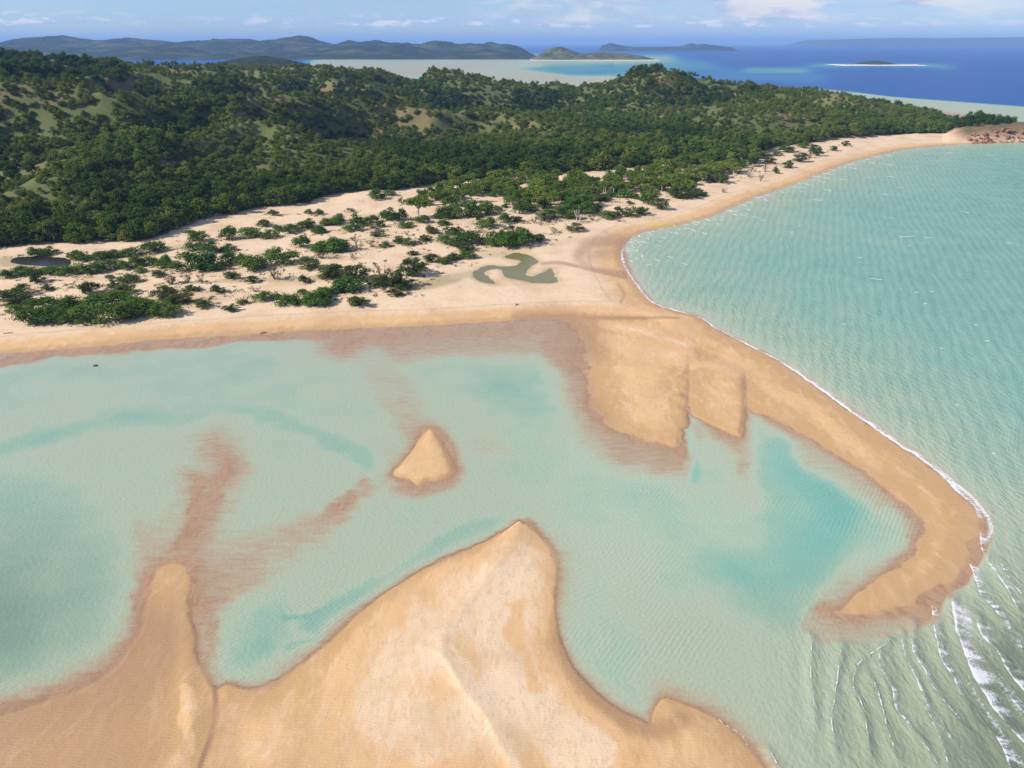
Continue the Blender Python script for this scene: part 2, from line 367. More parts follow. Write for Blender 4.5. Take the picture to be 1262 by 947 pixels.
    zb = np.where(sb > 0, .50 * (1 - np.exp(-sb / 4.5)) + .24 * np.exp(-(ridge / 17) ** 2) + .05 * np.exp(-(ridge / 5) ** 2) + .12 * np.exp(-(ridge2 / 4) ** 2) + .15 * (fbm(x * .25, y * .12, 4, 19) - .5) * smooth(sb, 1, 6), -9)
    chan = line_dist(u, v, spline([(228, 740), (232, 800), (230, 850), (238, 880), (228, 920), (212, 960), (200, 1010)], 3))
    zf = np.where(sf > 0, .30 * (1 - np.exp(-sf / 9)) + .16 * np.exp(-(chan / 12) ** 2), -9)
    # narrow gully between the two bars
    gul = line_dist(u, v, spline([(264, 850), (266, 880), (260, 910), (249, 945), (240, 1000)], 3))
    zf = np.where(sf > 0, np.maximum(zf - .3 * np.exp(-(gul / 4) ** 2), .03), -9); zb = np.where(sb > 0, np.maximum(zb - .3 * np.exp(-(gul / 4) ** 2), .03), -9); zf = np.where(gul < 5, np.maximum(zf, .03), zf)
    hl = np.maximum(hill_raw(x, y), 0) * smooth(sfor, -12, 45)
    head = smooth(u, 1160, 1188) * smooth(v, 178.5, 173) * smooth(sl, 0, 9); hl = np.maximum(hl, np.maximum(hill_raw(x, y) + 2, 10) * head)
    hl = hl + smooth(sfor, 20, 140) * 58 * (.20 - np.abs(2 * fbm(x * .0055, y * .0055, 4, 77) - 1) * 1.7) * smooth(hl, 3, 22)
    hl = hl + head * (9 * (fbm(x * .035, y * .035, 4, 71) - .5))
    zl = np.where(sl > 0, zl + np.maximum(hl, 0), zl)
    zland = np.maximum.reduce([zl, zlo, zi, zb, zf])
    z = np.where(zland > -5, np.maximum(zland, np.where(zland > -5, zland, z)), z)
    # ponds are dug into the sand
    sq = sdist(x, y, POND); sd = sdist(x, y, DARKPOND)
    flat = smooth(np.maximum(sq, sd), -14, -2); z = z * (1 - flat) + (1.13 + .10 * (fbm(x * .3, y * .3, 3, 66) - .5)) * flat
    z = z - .55 * smooth(np.maximum(sq, sd) + 2.5 * (fbm(x * .35, y * .35, 3, 67) - .5), -2.0, 4.0)
    o.update(z=z, u=u, v=v, sl=sl, sfor=sfor, D=np.maximum(-z, 0), out=out, wopen=wopen, far=far, sq=sq, sd=sd, head=head)
    if full:
        wet = np.zeros(x.shape); wet = paint(wet, u, v, [
            ([(714, 318), (722, 306), (740, 300), (764, 298)], 15, .75, 1.1, .1), ([(716, 322), (722, 332), (745, 336), (770, 338)], 6, .7, 1, .2), ([(668, 328), (690, 327), (720, 333), (770, 343)], 3.5, .9, 1, .2), ([(700, 392), (740, 393), (790, 393)], 7, .8, 1.6, .1), ([(730, 394), (800, 393), (836, 394)], 4, .9, 1.4, .1), ([(765, 375), (769, 364), (762, 352)], 3, .6, 1, .2),
            ([(848, 440), (848, 480), (846, 520), (841, 550)], 3.0, .45, 1, .0), ([(918, 465), (919, 500), (917, 538)], 3.0, .45, 1, .0), ([(690, 350), (720, 340), (770, 360)], 0.1, 0, 1, 0),
            ([(264, 845), (266, 880), (258, 912), (245, 950), (236, 1000)], 5, 1.25, 1, .3), ([(-100, 950), (0, 915), (80, 890), (150, 850), (190, 780)], 80, .75, 1, .1), ([(40, 950), (150, 940)], 100, .50, 1, .1), ([(275, 880), (280, 940)], 30, .5, 1, .1), ([(695, 790), (712, 830), (760, 880), (805, 900), (840, 890)], 20, .6, 1, .2), ([(720, 325), (735, 316), (770, 310)], 12, .5, 1, .1),
            ([(700, 420), (712, 470), (740, 515)], 26, .5, 1, .0), ([(690, 395), (720, 405), (730, 430)], 34, .65, 1.2, .0), ([(640, 390), (700, 392)], 16, .7, 1.5, .1), ([(850, 430), (915, 460)], 10, .3, 1, .1)])
        damp = np.zeros(x.shape); damp = paint(damp, u, v, [
            ([(500, 358), (530, 355), (556, 348)], 17, .9, 2.0, .4), ([(560, 345), (590, 338), (600, 332)], 9, .6, 1.5, .3), ([(335, 350), (400, 347), (430, 340)], 10, .7, 2, .3), ([(270, 352), (330, 350)], 8, .7, 2, .3), ([(210, 310), (240, 308), (280, 316)], 8, .6, 1.6, .3), ([(90, 325), (140, 318), (200, 316)], 9, .5, 1.6, .3),
            ([(10, 326), (90, 330)], 14, .9, 1.6, .5), ([(580, 318), (620, 316), (650, 312)], 10, .4, 1.4, .2), ([(560, 270), (600, 280)], 14, .3, 1.3, .2), ([(640, 250), (720, 250)], 16, .5, 1.4, .4), ([(540, 300), (590, 305)], 9, .35, 1.3, .3)])
        algae = np.zeros(x.shape); algae = paint(algae, u, v, [([(805, 281), (822, 279), (834, 278)], 5, .75, 2, .4), ([(972, 229), (985, 225), (994, 221)], 4.5, .95, 1.6, .5), ([(20, 330), (80, 322)], .1, 0, 1, 0)])
        damp = np.maximum(damp, .75 * smooth(np.maximum(sq, sd) + 3 * wob, -4.0, .5)); o.update(wet=np.maximum(wet, 0), damp=damp, algae=algae)
        o['dry'] = paint(np.zeros(x.shape), uw, vw, [([(560, 745), (480, 830), (500, 900), (570, 900)], 90, .75, 1, .1), ([(600, 720), (560, 760)], 40, .5, 1, .1), ([(645, 690), (640, 750), (622, 800), (650, 860), (720, 930)], 62, 1.0, 1, .3), ([(632, 750), (640, 800), (660, 850)], 14, .35, 1, .1),
            ([(640, 650), (622, 690), (575, 745), (548, 790), (572, 850), (610, 900), (650, 960)], 13, .25, 1, .3), ([(560, 805), (600, 880), (640, 950)], 6, .9, 1, .1), ([(285, 920), (330, 930)], 40, .6, 1, .1), ([(228, 850), (232, 900), (215, 950)], 12, .9, 1, .1), ([(740, 420), (780, 430), (840, 440), (850, 448)], 14, .6, 1, .1), ([(740, 400), (800, 412), (850, 430)], 6, .8, 1, .1), ([(850, 450), (880, 452), (918, 470)], 6, .7, 1, .1),
            ([(780, 460), (800, 500)], 40, .3, 1, .1), ([(930, 470), (1000, 510), (1080, 570)], 14, .4, 1, .1), ([(1150, 640), (1160, 670), (1130, 710)], 16, .3, 1, .1)])
        o['veg'] = smooth(sfor, -2, 6) * (1 - head)
        o['rock'] = np.maximum(head, paint(np.zeros(x.shape), u, v, [([(1098, 133), (1125, 137)], 12, 1, 2.0, .4), ([(1205, 168), (1290, 168)], 20, .9, 3.0, .4)]) * smooth(sl, -1, 3))
        o['silt'] = np.clip(wopen * (.22 + .15 * smooth(out, 60, 5) + .75 * smooth(v, 560, 860) * smooth(u, 950, 1150)) + smooth(v, 650, 800) * smooth(u, 560, 900) * .35 + far * smooth(D, 4, .6) * .5 + .4 * smooth(u, 260, 20) * smooth(v, 560, 720) + .28 * smooth(u, 760, 600) * (1 - far), 0, 1)
    return o


# ------------------------------------------------------------------ mesh helpers
def tag(o, label=None, cat=None, group=None, kind=None):
    if label: o['label'] = label
    if cat: o['category'] = cat
    if group: o['group'] = group
    if kind: o['kind'] = kind
    return o


def mesh_obj(name, verts, faces, mat=None, parent=None, smooth_sh=True, attrs=None, quads=True):
    me = bpy.data.meshes.new(name)
    verts = np.asarray(verts, np.float32); faces = np.asarray(faces, np.int32); k = faces.shape[1]
    me.vertices.add(len(verts)); me.vertices.foreach_set('co', verts.ravel())
    me.loops.add(faces.size); me.loops.foreach_set('vertex_index', faces.ravel())
    me.polygons.add(len(faces)); me.polygons.foreach_set('loop_start', np.arange(0, faces.size, k, dtype=np.int32)); me.polygons.foreach_set('loop_total', np.full(len(faces), k, np.int32))
    if smooth_sh: me.polygons.foreach_set('use_smooth', np.ones(len(faces), bool))
    for an, av in (attrs or {}).items():
        a = me.attributes.new(an, 'FLOAT', 'POINT'); a.data.foreach_set('value', np.asarray(av, np.float32).ravel())
    me.update(); me.validate()
    if mat: me.materials.append(mat)
    o = bpy.data.objects.new(name, me); C.objects.link(o)
    if parent: o.parent = parent
    return o


def grid_faces(nr, nc):
    i = np.arange(nr - 1)[:, None] * nc + np.arange(nc - 1)[None]
    return np.stack([i, i + 1, i + 1 + nc, i + nc], -1).reshape(-1, 4)


def material(name):
    m = bpy.data.materials.new(name); m.use_nodes = True
    for n in list(m.node_tree.nodes): m.node_tree.nodes.remove(n)
    t = NT(m.node_tree); t.out = t.put('ShaderNodeOutputMaterial'); t.mat = m
    t.pos = t.put('ShaderNodeNewGeometry').outputs['Position']
    return t


def rows_cols(step_px, far_cap, nc, ymax):
    ys = [34.0]
    while ys[-1] < ymax:
        y = ys[-1]
        u0, v0 = g2p(0.0, y); u1, v1 = g2p(0.0, y + .5)
        ys.append(y + min(max(step_px * .5 / max(float(v0 - v1), 1e-5), .12), far_cap))
    return np.array(ys), np.linspace(-1, 1, nc)


# ------------------------------------------------------------------ materials of the setting
def ground_material():
    t = material('ground'); z = t.put('ShaderNodeSeparateXYZ', ins={0: t.pos}).outputs[2]
    n_big = t.noise(t.pos, .05, 5, .6); n_mid = t.noise(t.pos, .5, 5, .65); n_fine = t.noise(t.pos, 3.0, 4, .7)
    stretch = t.put('ShaderNodeMapping', ins={'Vector': t.pos, 'Rotation': (0, 0, math.radians(-35)), 'Scale': (.42, .16, 1)}).outputs[0]
    n_str = t.noise(stretch, .8, 7, .62, .8)
    zz = t.m('ADD', z, t.m('MULTIPLY', t.m('SUBTRACT', n_mid, .5), .30)); zz = t.m('ADD', zz, t.m('MULTIPLY', t.m('SUBTRACT', n_str, .5), .6)); zz = t.m('ADD', zz, t.m('MULTIPLY', t.attr('dry'), .55))
    wet_c, damp_c, mid_c, dry_c = (.40, .245, .135), (.45, .275, .12), (.575, .36, .175), (.62, .465, .305)
    col = t.mix(t.ss(z, -.06, .05), wet_c, damp_c)
    col = t.mix(t.ss(zz, .16, .48), col, mid_c)
    col = t.mix(t.ss(zz, .62, .98), col, dry_c)
    # blotches, strand lines and grains
    col = t.mix(t.m('MULTIPLY', t.ss(n_str, .48, .70), .3), col, t.mix(.5, dry_c, (.64, .43, .31)))
    col = t.mix(t.m('MULTIPLY', t.ss(n_big, .42, .70), .5), col, (.42, .27, .14))
    col = t.mix(t.m('MULTIPLY', t.ss(n_fine, .5, .85), .18), col, (.36, .22, .13))
    dm = t.put('ShaderNodeMapping', ins={'Vector': t.pos, 'Rotation': (0, 0, math.radians(25)), 'Scale': (.30, .10, 1)}).outputs[0]
    dl = t.m('ABSOLUTE', t.m('SUBTRACT', t.noise(dm, 1.0, 8, .68, 1.5), .5))
    col = t.mix(t.m('MULTIPLY', t.m('MULTIPLY', t.m('SUBTRACT', 1.0, t.ss(dl, .0, .035)), t.ss(n_mid, .4, .6)), .38), col, (.36, .22, .12))
    strand = t.m('ABSOLUTE', t.m('SUBTRACT', t.m('ADD', z, t.m('MULTIPLY', t.m('SUBTRACT', n_mid, .5), .12)), .95))
    col = t.mix(t.m('MULTIPLY', t.m('SUBTRACT', 1.0, t.ss(strand, .0, .035)), .35), col, (.33, .22, .14))
    vein = t.put('ShaderNodeMapping', ins={'Vector': t.pos, 'Scale': (.16, .05, 1)}).outputs[0]
    vn = t.m('ABSOLUTE', t.m('SUBTRACT', t.noise(vein, 1.0, 6, .65, 1.0), .5))
    under = t.m('MULTIPLY', t.m('SUBTRACT', 1.0, t.ss(z, -.06, .02)), t.ss(z, -.6, -.1))
    col = t.mix(t.m('MULTIPLY', under, t.m('MULTIPLY', t.m('SUBTRACT', 1.0, t.ss(vn, .01, .06)), .55)), col, (.20, .10, .06))
    col = t.mix(t.m('MULTIPLY', under, t.m('MULTIPLY', t.ss(n_str, .45, .65), .6)), col, (.38, .25, .155))
    col = t.mix(t.m('MULTIPLY', t.attr('wet'), .72), col, (.25, .14, .085))
    col = t.mix(t.attr('damp'), col, t.mix(n_mid, (.30, .25, .12), (.40, .30, .17)))
    col = t.mix(t.m('MULTIPLY', t.attr('algae'), t.ss(n_mid, .35, .55)), col, (.40, .36, .04))
    veg = t.mix(t.ss(n_fine, .4, .6), t.mix(n_mid, (.035, .06, .014), (.085, .10, .026)), (.12, .13, .036))
    veg = t.mix(t.ss(t.noise(t.pos, .012, 4, .6), .50, .64), veg, t.mix(t.ss(n_mid, .35, .65), (.19, .12, .06), (.12, .12, .04)))
    col = t.mix(t.attr('veg'), col, veg)
    n_rk = t.noise(t.pos, .13, 6, .75); hd = t.mix(t.ss(n_rk, .40, .60), (.13, .055, .035), (.33, .16, .085))
    hd = t.mix(t.ss(t.m('ADD', z, t.m('MULTIPLY', n_rk, 14.0)), 14.0, 18.0), hd, t.mix(t.ss(n_rk, .42, .58), (.21, .13, .06), (.10, .10, .032)))
    col = t.mix(t.attr('rock'), col, hd)
    rp = t.put('ShaderNodeTexWave', wave_type='BANDS', bands_direction='Y', ins={'Vector': t.pos, 'Scale': .55, 'Distortion': 9.0, 'Detail': 3.0, 'Detail Scale': .6}).outputs['Fac']
    h = t.m('ADD', t.m('MULTIPLY', n_fine, .06), t.m('MULTIPLY', n_mid, .18)); h = t.m('ADD', h, t.m('MULTIPLY', rp, .03)); h = t.m('ADD', h, t.m('MULTIPLY', n_str, .10))
    h = t.m('ADD', h, t.m('MULTIPLY', t.m('MULTIPLY', n_mid, 5.0), t.attr('rock')))
    bmp = t.put('ShaderNodeBump', ins={'Strength': .5, 'Distance': 1.0, 'Height': h}).outputs[0]
    rough = t.put('ShaderNodeMapRange', ins={0: z, 1: -.02, 2: .3, 3: .42, 4: .9}).outputs[0]
    b = t.put('ShaderNodeBsdfPrincipled', ins={'Base Color': col, 'Roughness': rough, 'Normal': bmp, 'Specular IOR Level': .3})
    t.l.new(b.outputs[0], t.out.inputs[0]); return t.mat


def sea_material():
    t = material('sea_water'); d = t.attr('depth01'); swell = t.attr('swell'); silt = t.attr('silt')
    mid = t.noise(t.pos, .06, 4, .6); fine = t.noise(t.pos, .6, 4, .6)
    dd = t.m('ADD', d, t.m('MULTIPLY', t.m('MULTIPLY', t.m('SUBTRACT', mid, .5), .14), t.ss(d, .1, .3)))
    bar1 = t.noise(t.put('ShaderNodeMapping', ins={'Vector': t.pos, 'Rotation': (0, 0, math.radians(-12)), 'Scale': (.22, .6, 1)}).outputs[0], 1.0, 5, .65, .8)   # sand ripples and streaks on the drowned flats
    bar2 = t.noise(t.put('ShaderNodeMapping', ins={'Vector': t.pos, 'Rotation': (0, 0, math.radians(55)), 'Scale': (.22, .9, 1)}).outputs[0], 1.0, 4, .6, .6)
    shal = t.m('MULTIPLY', t.ss(d, .03, .09), t.m('SUBTRACT', 1.0, t.ss(d, .17, .30)))
    strk = t.m('ADD', t.m('MULTIPLY', t.m('SUBTRACT', bar1, .5), .10), t.m('MULTIPLY', t.m('SUBTRACT', bar2, .5), .08))
    dd = t.m('MAXIMUM', t.m('ADD', dd, t.m('MULTIPLY', strk, shal)), 0.0)
    col = t.ramp(dd, [(0.0, (.54, .345, .20)), (.09, (.49, .335, .21)), (.15, (.41, .355, .24)), (.20, (.345, .385, .275)), (.245, (.315, .385, .28)), (.29, (.235, .36, .27)), (.36, (.155, .335, .27)), (.45, (.10, .26, .22)), (.58, (.04, .18, .26)), (.75, (.012, .10, .28)), (.95, (.006, .062, .235))])
    sc_ = t.mix(t.ss(dd, .22, .5), (.285, .32, .22), (.12, .155, .10))
    col = t.mix(t.m('MULTIPLY', silt, t.ss(dd, .12, .24)), col, sc_)
    dep = t.m('MULTIPLY', t.m('POWER', dd, 2.0), 16.0)
    alpha = t.m('SUBTRACT', 1.0, t.m('POWER', 2.718, t.m('MULTIPLY', dep, -4.2)))
    # waves: short lagoon ripple, wind sea with long crests outside
    def wave(rot, scale, dist, det, dsc):
        mp = t.put('ShaderNodeMapping', ins={'Vector': t.pos, 'Rotation': (0, 0, math.radians(rot))}).outputs[0]
        return t.put('ShaderNodeTexWave', wave_type='BANDS', bands_direction='X', ins={'Vector': mp, 'Scale': scale, 'Distortion': dist, 'Detail': det, 'Detail Scale': dsc, 'Detail Roughness': .55}).outputs['Fac']
    w1 = wave(38, .042, 9.0, 3.0, .35); w1b = wave(22, .075, 6.0, 2.0, .3)
    m2 = t.put('ShaderNodeMapping', ins={'Vector': t.pos, 'Rotation': (0, 0, math.radians(38)), 'Scale': (.9, .35, 1)}).outputs[0]
    w2 = t.noise(m2, 1.0, 4, .6, .4)
    w3 = wave(62, .26, 6.0, 3.0, .25); w4 = wave(35, .34, 6.0, 3.0, .2)
    patch = t.ss(t.noise(t.pos, .05, 3, .5), .40, .62); patch2 = t.ss(t.noise(t.vm('ADD', t.pos, (90, 40, 0)), .03, 3, .5), .35, .65)
    h = t.m('MULTIPLY', t.m('ADD', t.m('MULTIPLY', w1, t.m('MULTIPLY', patch2, .15)), t.m('ADD', t.m('MULTIPLY', w1b, .10), t.m('MULTIPLY', w2, .50))), swell)
    rpl = t.m('ADD', t.m('MULTIPLY', w3, patch), t.m('MULTIPLY', w4, t.m('SUBTRACT', 1.0, patch)))
    h = t.m('ADD', h, t.m('MULTIPLY', rpl, t.m('ADD', .004, t.m('MULTIPLY', t.m('POWER', patch2, 1.6), .026))))
    h = t.m('ADD', h, t.m('MULTIPLY', t.noise(t.pos, 1.1, 3, .6), .10))
    bmp = t.put('ShaderNodeBump', ins={'Strength': 1.0, 'Distance': 1.0, 'Height': h}).outputs[0]
    dif = t.put('ShaderNodeBsdfDiffuse', ins={'Color': col, 'Normal': bmp})
    tr = t.put('ShaderNodeBsdfTransparent')
    body = t.put('ShaderNodeMixShader', ins={0: alpha, 1: tr.outputs[0], 2: dif.outputs[0]})
    gl = t.put('ShaderNodeBsdfGlossy', ins={'Color': (1, 1, 1, 1), 'Roughness': .12, 'Normal': bmp})
    fr = t.put('ShaderNodeFresnel', ins={'IOR': 1.33, 'Normal': bmp}).outputs[0]
    fr = t.m('MULTIPLY', t.m('MINIMUM', fr, .22), t.m('MULTIPLY', t.ss(dep, .0, .25), .75))
    sh = t.put('ShaderNodeMixShader', ins={0: fr, 1: body.outputs[0], 2: gl.outputs[0]})
    t.l.new(sh.outputs[0], t.out.inputs[0]); return t.mat


def pond_material(name, c, op):
    t = material(name); n = t.noise(t.pos, .15, 4, .6)
    col = t.mix(n, c, tuple(q * 1.25 for q in c))
    bmp = t.put('ShaderNodeBump', ins={'Strength': .15, 'Distance': .3, 'Height': t.noise(t.pos, 2.5, 2)}).outputs[0]
    dif = t.put('ShaderNodeBsdfDiffuse', ins={'Color': col}); tr = t.put('ShaderNodeBsdfTransparent', ins={0: (.8, .85, .7, 1)})
    body = t.put('ShaderNodeMixShader', ins={0: op, 1: tr.outputs[0], 2: dif.outputs[0]})
    gl = t.put('ShaderNodeBsdfGlossy', ins={'Roughness': .08, 'Normal': bmp}); fr = t.put('ShaderNodeFresnel', ins={'IOR': 1.33, 'Normal': bmp}).outputs[0]
    sh = t.put('ShaderNodeMixShader', ins={0: fr, 1: body.outputs[0], 2: gl.outputs[0]})
    t.l.new(sh.outputs[0], t.out.inputs[0]); return t.mat


def foam_material():
    t = material('foam'); a = t.attr('cover')
    n = t.noise(t.pos, 1.6, 5, .65); vo = t.put('ShaderNodeTexVoronoi', feature='DISTANCE_TO_EDGE', ins={'Vector': t.vm('ADD', t.pos, t.vm('MULTIPLY', t.put('ShaderNodeTexNoise', ins={'Vector': t.pos, 'Scale': 1.2}).outputs['Color'], (1.2, 1.2, 1.2))), 'Scale': 1.7}).outputs[0]
    lace = t.m('ADD', t.m('MULTIPLY', n, .75), t.m('MULTIPLY', t.m('SUBTRACT', .5, t.m('MINIMUM', vo, .5)), .55))
    al = t.m('MULTIPLY', t.ss(t.m('ADD', lace, a), .95, 1.45), .85)
    dif = t.put('ShaderNodeBsdfDiffuse', ins={'Color': (.80, .79, .80, 1)}); tr = t.put('ShaderNodeBsdfTransparent')
    sh = t.put('ShaderNodeMixShader', ins={0: t.m('MULTIPLY', al, .92), 1: tr.outputs[0], 2: dif.outputs[0]})
    t.l.new(sh.outputs[0], t.out.inputs[0]); return t.mat


def leaf_material(name, dark, mid, light, olive, patch=.006, tl=.25):
    t = material(name); oi = t.put('ShaderNodeObjectInfo'); r = oi.outputs['Random']
    col = t.ramp(r, [(0, dark), (.45, mid), (.85, light), (1.0, olive)])
    pn = t.noise(oi.outputs['Location'], patch, 4, .6)
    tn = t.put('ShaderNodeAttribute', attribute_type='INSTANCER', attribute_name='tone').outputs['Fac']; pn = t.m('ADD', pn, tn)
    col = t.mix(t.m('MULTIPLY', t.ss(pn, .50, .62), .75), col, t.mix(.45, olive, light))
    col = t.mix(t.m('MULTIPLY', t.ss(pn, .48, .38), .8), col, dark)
    lf = t.noise(t.pos, 1.3, 3, .7)
    col = t.mix(t.ss(lf, .35, .75), t.mix(.35, col, dark), t.mix(.3, col, light))
    dif = t.put('ShaderNodeBsdfDiffuse', ins={0: col}); trn = t.put('ShaderNodeBsdfTranslucent', ins={0: t.mix(.4, col, light)})
    sh = t.put('ShaderNodeMixShader', ins={0: tl, 1: dif.outputs[0], 2: trn.outputs[0]})
    t.l.new(sh.outputs[0], t.out.inputs[0]); return t.mat


def plain_material(name, a, b, scale=1.0, rough=.9, bump=.3):
    t = material(name); n = t.noise(t.pos, scale, 5, .65)
    bm = t.put('ShaderNodeBump', ins={'Strength': bump, 'Distance': .5, 'Height': n}).outputs[0]
    p = t.put('ShaderNodeBsdfPrincipled', ins={'Base Color': t.mix(t.ss(n, .35, .65), a, b), 'Roughness': rough, 'Normal': bm, 'Specular IOR Level': .2})
    t.l.new(p.outputs[0], t.out.inputs[0]); return t.mat


def hill_material(name, lo, hi, sand_z=None, sand=(.62, .52, .42)):
    t = material(name); z = t.put('ShaderNodeSeparateXYZ', ins={0: t.pos}).outputs[2]
    n = t.noise(t.pos, .02, 6, .7); n2 = t.noise(t.pos, .004, 4, .6)
    col = t.mix(t.ss(n, .35, .65), lo, hi); col = t.mix(t.m('MULTIPLY', t.ss(n2, .48, .65), .5), col, (.12, .12, .045))
    if sand_z is not None: col = t.mix(t.ss(t.m('ADD', z, t.m('MULTIPLY', n, 3.0)), sand_z, sand_z + 1.5), sand, col)
    bm = t.put('ShaderNodeBump', ins={'Strength': 1.0, 'Distance': 14.0, 'Height': n}).outputs[0]
    d = t.put('ShaderNodeBsdfDiffuse', ins={0: col, 'Normal': bm}); t.l.new(d.outputs[0], t.out.inputs[0]); return t.mat


M = dict(ground=ground_material(), sea=sea_material(), foam=foam_material(), pond=pond_material('pond_water', (.30, .27, .105), .5), darkpond=pond_material('dark_pond_water', (.03, .028, .02), .8))

# ------------------------------------------------------------------ ground, sea, ponds
GY, GS = rows_cols(1.7, 9.0, 860, 2300.0)
GY = np.concatenate([GY, [2500, 2900, 3500, 4500, 6000, 9000, 15000, 30000, 70000]])
gx = GS[None, :] * (GY[:, None] * .80 + 78.0); gy = np.repeat(GY[:, None], len(GS), 1)
S = survey(gx.ravel(), gy.ravel())
ground = mesh_obj('ground', np.stack([gx.ravel(), gy.ravel(), S['z']], 1), grid_faces(*gx.shape), M['ground'], attrs={k: S[k] for k in ('wet', 'damp', 'algae', 'veg', 'rock', 'dry')})
tag(ground, 'pale orange sand beaches, bars and spit running up into wooded hills', kind='structure')

BREAKERS = [  # map polyline, crest width m, trailing lace width m, strength
    ([(1206, 650), (1213, 680), (1223, 699), (1239, 728), (1262, 760)], .45, 2.6, .85), ([(1192, 690), (1198, 705), (1204, 731), (1218, 747), (1240, 770)], .45, 2.6, .8),
    ([(1172, 722), (1174, 750), (1178, 775), (1191, 807), (1204, 839), (1223, 868), (1239, 890), (1258, 912), (1300, 950)], .5, 4.2, 1.0), ([(1205, 761), (1213, 785), (1231, 804), (1242, 826), (1260, 849), (1290, 880)], .45, 3.6, .95),
    ([(1151, 740), (1153, 769), (1156, 791), (1159, 814), (1175, 839), (1191, 871)], .28, 2.4, .8), ([(1213, 897), (1229, 916), (1242, 944), (1260, 980)], .4, 3.0, .85), ([(1126, 763), (1127, 804), (1140, 826), (1150, 849), (1166, 871), (1188, 900)], .2, 1.2, .62),
    ([(1112, 779), (1115, 807), (1124, 830), (1137, 855), (1143, 881), (1159, 903)], .2, .9, .6), ([(1083, 801), (1083, 823), (1096, 849), (1100, 874), (1115, 890), (1131, 909)], .2, 1.1, .6), ([(1072, 831), (1080, 858), (1088, 884), (1092, 903), (1105, 935)], .16, .5, .52),
    ([(1099, 788), (1064, 811), (1053, 826), (1049, 846), (1059, 871), (1067, 900), (1070, 928)], .16, .5, .52), ([(1038, 795), (1032, 826), (1026, 865), (1024, 890), (1029, 925)], .16, .4, .5), ([(1000, 785), (998, 833), (1002, 861), (1006, 896)], .13, .3, .42),
    ([(879, 884), (895, 897), (914, 909), (924, 931)], .12, .2, .5), ([(946, 925), (956, 944), (968, 975)], .14, .3, .55), ([(1143, 881), (1160, 915), (1170, 950)], .15, .4, .45), ([(1131, 909), (1150, 935), (1160, 960)], .15, .4, .4),
    ([(1226, 690), (1240, 712), (1262, 740), (1290, 770)], .3, 1.5, .6), ([(1245, 860), (1262, 880), (1290, 905)], .4, 3.0, .8)]
SY, SS = rows_cols(2.3, 14.0, 640, 3000.0)
SY = np.concatenate([SY, [3300, 3800, 4600, 6000, 9000, 15000, 30000, 70000]])
sx = (SS[None, :] * (SY[:, None] * .80 + 78.0)); sy = np.repeat(SY[:, None], len(SS), 1)
Q = survey(sx.ravel(), sy.ravel())
bd = np.full(Q['u'].shape, 1e9); near = (Q['u'] > 850) & (Q['v'] > 560)
for pts, w, tw, st in BREAKERS:
    g = to_ground(spline(pts, 3)); dd = line_dist(sx.ravel()[near], sy.ravel()[near], g) + (1 - st) * .8; bd[near] = np.minimum(bd[near], dd)
wz = .34 * np.exp(-(bd / 1.2) ** 2) * smooth(Q['D'], .05, .4)
swell = np.clip(Q['wopen'] * (1 - .35 * smooth(Q['v'], 700, 950)) + Q['far'] * .5, 0, 1) * smooth(Q['D'], .1, .8)
keep = (Q['z'] < .6).reshape(sx.shape); kf = (keep[:-1, :-1] | keep[1:, :-1] | keep[:-1, 1:] | keep[1:, 1:]).ravel()
ff = grid_faces(*sx.shape)[kf]; used = np.unique(ff); remap = np.full(sx.size, -1); remap[used] = np.arange(len(used))
sea = mesh_obj('sea', np.stack([sx.ravel(), sy.ravel(), wz], 1)[used], remap[ff], M['sea'],
               attrs={'depth01': np.sqrt(np.clip(np.maximum(Q['D'], 0), 0, 16) / 16)[used], 'swell': swell[used], 'silt': Q['silt'][used]})
tag(sea, 'shallow turquoise lagoon and bay water turning deep blue offshore', kind='structure')


def poly_sheet(name, px, z, mat):
    g = to_ground(px)
    import bmesh
    bm = bmesh.new(); f = bm.faces.new([bm.verts.new((a, b, z)) for a, b in g]); bmesh.ops.triangulate(bm, faces=[f])
    bmesh.ops.recalc_face_normals(bm, faces=bm.faces)
    if sum(f.normal.z for f in bm.faces) < 0: bmesh.ops.reverse_faces(bm, faces=bm.faces)
    me = bpy.data.meshes.new(name); bm.to_mesh(me); bm.free(); me.materials.append(mat); o = bpy.data.objects.new(name, me); C.objects.link(o); return o


def grow(px, k):
    p = np.array(px); nxt = np.roll(p, -1, 0); prv = np.roll(p, 1, 0); tn = nxt - prv; nrm = np.stack([tn[:, 1], -tn[:, 0]], 1); nrm /= np.linalg.norm(nrm, axis=1, keepdims=True) + 1e-9
    area = np.sum(p[:, 0] * nxt[:, 1] - nxt[:, 0] * p[:, 1]); return p + nrm * k * (1 if area > 0 else -1)


tag(poly_sheet('pond', grow(POND_PX, 2.0) + (0, -2.6), 1.0, M['pond']), 'winding olive green pond in the sand behind the beach bend', kind='structure')
tag(poly_sheet('pond', grow(DARKPOND_PX, 2.5) + (0, -2.6), 1.0, M['darkpond']), 'dark still pond among bushes at the foot of the forest', kind='structure')


